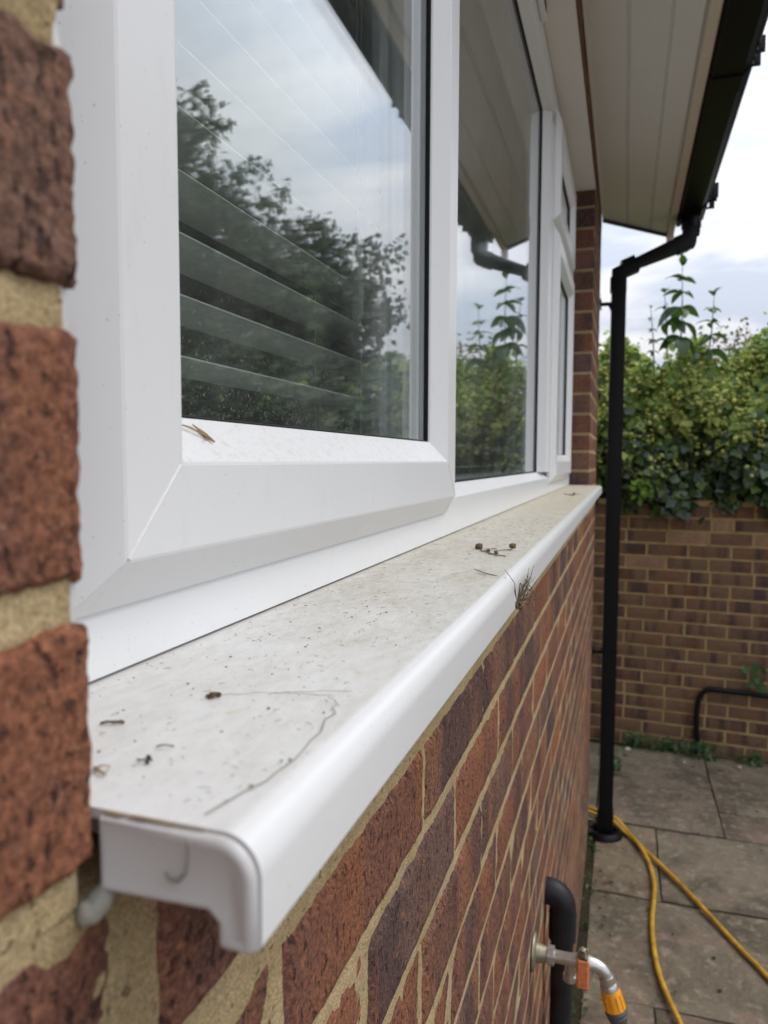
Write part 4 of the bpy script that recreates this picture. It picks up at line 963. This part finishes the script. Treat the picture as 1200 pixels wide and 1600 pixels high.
# tall leafy shoots standing out of the hedge: every leaf its own part
def blade(L, W):
    mb = MB(); n = 6; rows_ = []
    for i in range(n+1):
        t = i/n; w = W*math.sin(math.pi*min(1, t*.93+.05))**.8*(1-.25*t); x_ = L*t; zc = L*(.28*t-.62*t*t)
        if i == n: w = .0004
        rows_.append([(x_, -w, zc+w*.35), (x_, 0, zc-.0), (x_, w, zc+w*.35)])
    return mb.loft(rows_, False, closed=False)
_bl = blade(1, .25)
lme = bpy.data.meshes.new('leaf'); lme.from_pydata(_bl.v, [], _bl.f); lme.materials.append(M['shoot']); lme.polygons.foreach_set('use_smooth', [True]*len(lme.polygons))
def shoot(base, tip, nodes, lmax, label, side=False):
    s = thing('leafy_shoot', base, label, 'plant', 'leafy shoots standing above the hedge')
    b, t = Vector(base), Vector(tip)
    MB().tube([b, b.lerp(t, .5)+Vector((.006, 0, 0)), t], [.0055, .004, .0016], 6).build('stem', 'stem', s, smooth=True)
    for k in range(nodes):
        f_k = (k+1)/nodes; p = b.lerp(t, f_k**.9)
        for j in range(4 if k < nodes-1 else 5):
            az = (k % 2)*math.pi/2*1.0 + j*math.pi/2 + random.uniform(-.3, .3) + .15
            l = lmax*(1-.55*f_k)*random.uniform(.65, 1.15)*(1 if j % 2 == 0 else .8)
            el = (.55-.75*f_k) if k < nodes-1 else -1.0
            o = bpy.data.objects.new('leaf', lme); place(o, (p.x, p.y, p.z+H), s)
            o.rotation_euler = (random.uniform(-.7, .7), el+random.uniform(-.35, .35), az+random.uniform(-.3, .3)); o.scale = (l, l*1.25, l)
shoot((.415, 4.72, .62), (.412, 4.70, 1.13), 6, .195, 'tallest upright leafy shoot above the hedge, near the bent downpipe')
shoot((.565, 4.75, .55), (.590, 4.73, .955), 5, .14, 'shorter leafy shoot to the right of the tallest one')
shoot((.275, 4.72, .50), (.245, 4.70, .90), 6, .06, 'thin wispy shoot just right of the downpipe')
shoot((.345, 4.70, .60), (.318, 4.68, .98), 4, .12, 'short side shoot leaning left beside the tallest shoot')
shoot((1.7, 4.65, .7), (1.72, 4.63, 1.35), 7, .14, 'leafy shoot further right along the hedge')
# russet sprigs
n = 260; P = np.stack([rng.normal(.74, .08, n), rng.normal(4.95, .08, n), rng.normal(.70, .06, n)], 1); Nn = rng.normal(size=(n, 3)); L = rng.uniform(.02, .035, n)
V, F_ = leaves(P, Nn, L, L*.3); o = np_mesh('russet_growth', V, F_, 'rust', (.74, 4.9, .7), hd); tag(o, kind='stuff'); o['label'] = 'faded pinkish-brown seed heads on the hedge top'

# ------------------------------------------------------------------ trees whose reflection fills the near pane
def tree(x, y, top, rad, label, n=15000, leaf=(.065, .105), seed=1, squash=1.1, low=.2):
    rg = np.random.default_rng(seed); t = thing('tree', (x, y, -H), label, 'tree', 'trees beyond the garden wall')
    mb = MB(); rr = random.Random(seed)
    cz_ = top-rad*squash
    mb.tube([(x, y, -H), (x+.05, y-.03, -H+.9), (x-.04, y, cz_-.3), (x, y, cz_+rad*.4)], [.13, .10, .075, .03], 9)
    tips = []
    for k in range(26):
        a = rr.random()*6.28; e_ = rr.uniform(-.35, 1.3); l = rad*rr.uniform(.75, 1.0)
        s = Vector((x, y, cz_-.5+rr.random()*rad*.9)); d = Vector((math.cos(a)*math.cos(e_), math.sin(a)*math.cos(e_), math.sin(e_)*squash))
        m_ = s+d*l*.5+Vector((rr.uniform(-.1, .1), rr.uniform(-.1, .1), .08)); en = s+d*l
        if en.z > top-.05: en.z = top-.05-rr.random()*.25
        mb.tube([s, m_, en], [.035, .018, .006], 6); tips += [(s.lerp(m_, .6)), m_, m_.lerp(en, .5), en, en]
    mb.build('trunk', 'bark', t, origin=(x, y, -H), smooth=True, ang=60)
    T = np.array([tuple(q) for q in tips]); T = np.concatenate([T, T+rg.normal(0, rad*.16, T.shape), T+rg.normal(0, rad*.2, T.shape)])
    idx = rg.integers(0, len(T), n); P = T[idx]+rg.normal(0, .10, (n, 3))*np.array([1, 1, .7]); P = P[P[:, 2] < top+.08]
    Nn = np.stack([rg.normal(0, .7, len(P)), rg.normal(0, .7, len(P)), np.abs(rg.normal(.8, .5, len(P)))], 1); L = rg.uniform(leaf[0], leaf[1], len(P))
    V, F_ = leaves(P, Nn, L, L*.34, droop=.3); tag(np_mesh('crown', V, F_, 'tree', (x, y, cz_), t), kind='stuff')
tree(2.75, 5.9, 1.78, 1.05, 'bushy dark green tree behind the right part of the garden wall', seed=3, n=22000)
tree(4.1, 5.9, 3.05, 1.45, 'tall leafy tree standing furthest right beyond the garden wall', seed=5, n=26000)
tree(3.5, 7.4, 2.45, 1.4, 'spreading tree set back behind the other two trees', seed=9, n=18000)
tree(5.6, 7.0, 3.6, 1.7, 'large tree at the far right corner of the garden', seed=12, n=18000)

# ------------------------------------------------------------------ weeds and litter
def weed(x, y, r, hgt, n, label, dens=1):
    a = rng.uniform(0, 2*np.pi, n); q = rng.random(n)**.6*r
    P = np.stack([x+np.cos(a)*q*1.3, y+np.sin(a)*q*.5, -H+.004+rng.random(n)*hgt], 1); Nn = np.stack([rng.normal(0, .6, n), rng.normal(-.5, .5, n), np.ones(n)], 1); L = rng.uniform(.018, .045, n)
    V, F_ = leaves(P, Nn, L, L*.32); tag(np_mesh('weed_clump', V, F_, 'weed', (x, y, -H)), label, 'weed', 'weeds along the foot of the garden wall')
weed(.235, 4.76, .07, .09, 70, 'small weed clump at the wall foot nearest the downpipe')
weed(.40, 4.75, .085, .07, 80, 'low weed clump left of the black pipe at the wall foot')
weed(.60, 4.72, .09, .09, 110, 'denser weed clump right of the black pipe at the wall foot')
weed(.87, 4.70, .05, .06, 50, 'small weed clump furthest right along the wall foot')
weed(.10, 4.30, .05, .16, 60, 'thin weeds in the shade behind the downpipe')
weed(1.5, 4.62, .12, .12, 150, 'weed clump outside the main view along the wall foot')
n = 110; yy = rng.uniform(1.2, 3.5, n)
P = np.stack([rng.uniform(.005, .045, n), yy, -H+.0+rng.random(n)*.035*(.5+.5*np.sin(yy*9))], 1); L = rng.uniform(.012, .03, n)
V, F_ = leaves(P, np.stack([rng.normal(.5, .5, n), rng.normal(0, .6, n), np.ones(n)], 1), L, L*.3)
tag(np_mesh('moss_strip', V, F_, 'weed', (0, 2.5, -H)), 'straggly moss and seedlings along the foot of the house wall', 'moss', kind='stuff')
P = rng.normal(size=(9, 3))*np.array([.02, .01, .035])+np.array([.885, 4.72, -1.245]); L = rng.uniform(.05, .08, 9)
V, F_ = leaves(P, np.array([[-.2, -1, .2]]*9)+rng.normal(0, .2, (9, 3)), L, L*.35); tag(np_mesh('ivy_sprig', V, F_, 'weed', (.885, 4.72, -1.245)), 'small green sprig growing from the garden wall above the bent pipe', 'plant')
for i, (x, y, s, lb) in enumerate(((.185, 4.70, .014, 'pale chip of stone at the wall foot behind the downpipe'), (.80, 4.62, .011, 'cream chip of stone on the paving below the wall weeds'), (.50, 4.60, .008, 'tiny pale chip on the paving near the foot of the bent pipe'))):
    tag(MB().ico((x, y, -H+s*.6), s, .3, (1.2, 1, .7)).build('stone_chip', 'stone'), lb, 'stone', 'pale stone chips on the paving')
lit = MB()
for k in range(260):
    x, y = random.uniform(.05, 1.4), random.uniform(1.6, 4.7); s = random.choice((.002, .003, .004, .006))
    if random.random() < .5: x = random.uniform(.03, .12)
    lit.ico((x, y, -H+.002+s*.2), s, .4, (1.3, 1, .4))
tag(lit.build('grit', 'dirt', origin=(.5, 3, -H)), 'dark grit and leaf crumbs scattered over the paving', 'grit', kind='stuff')
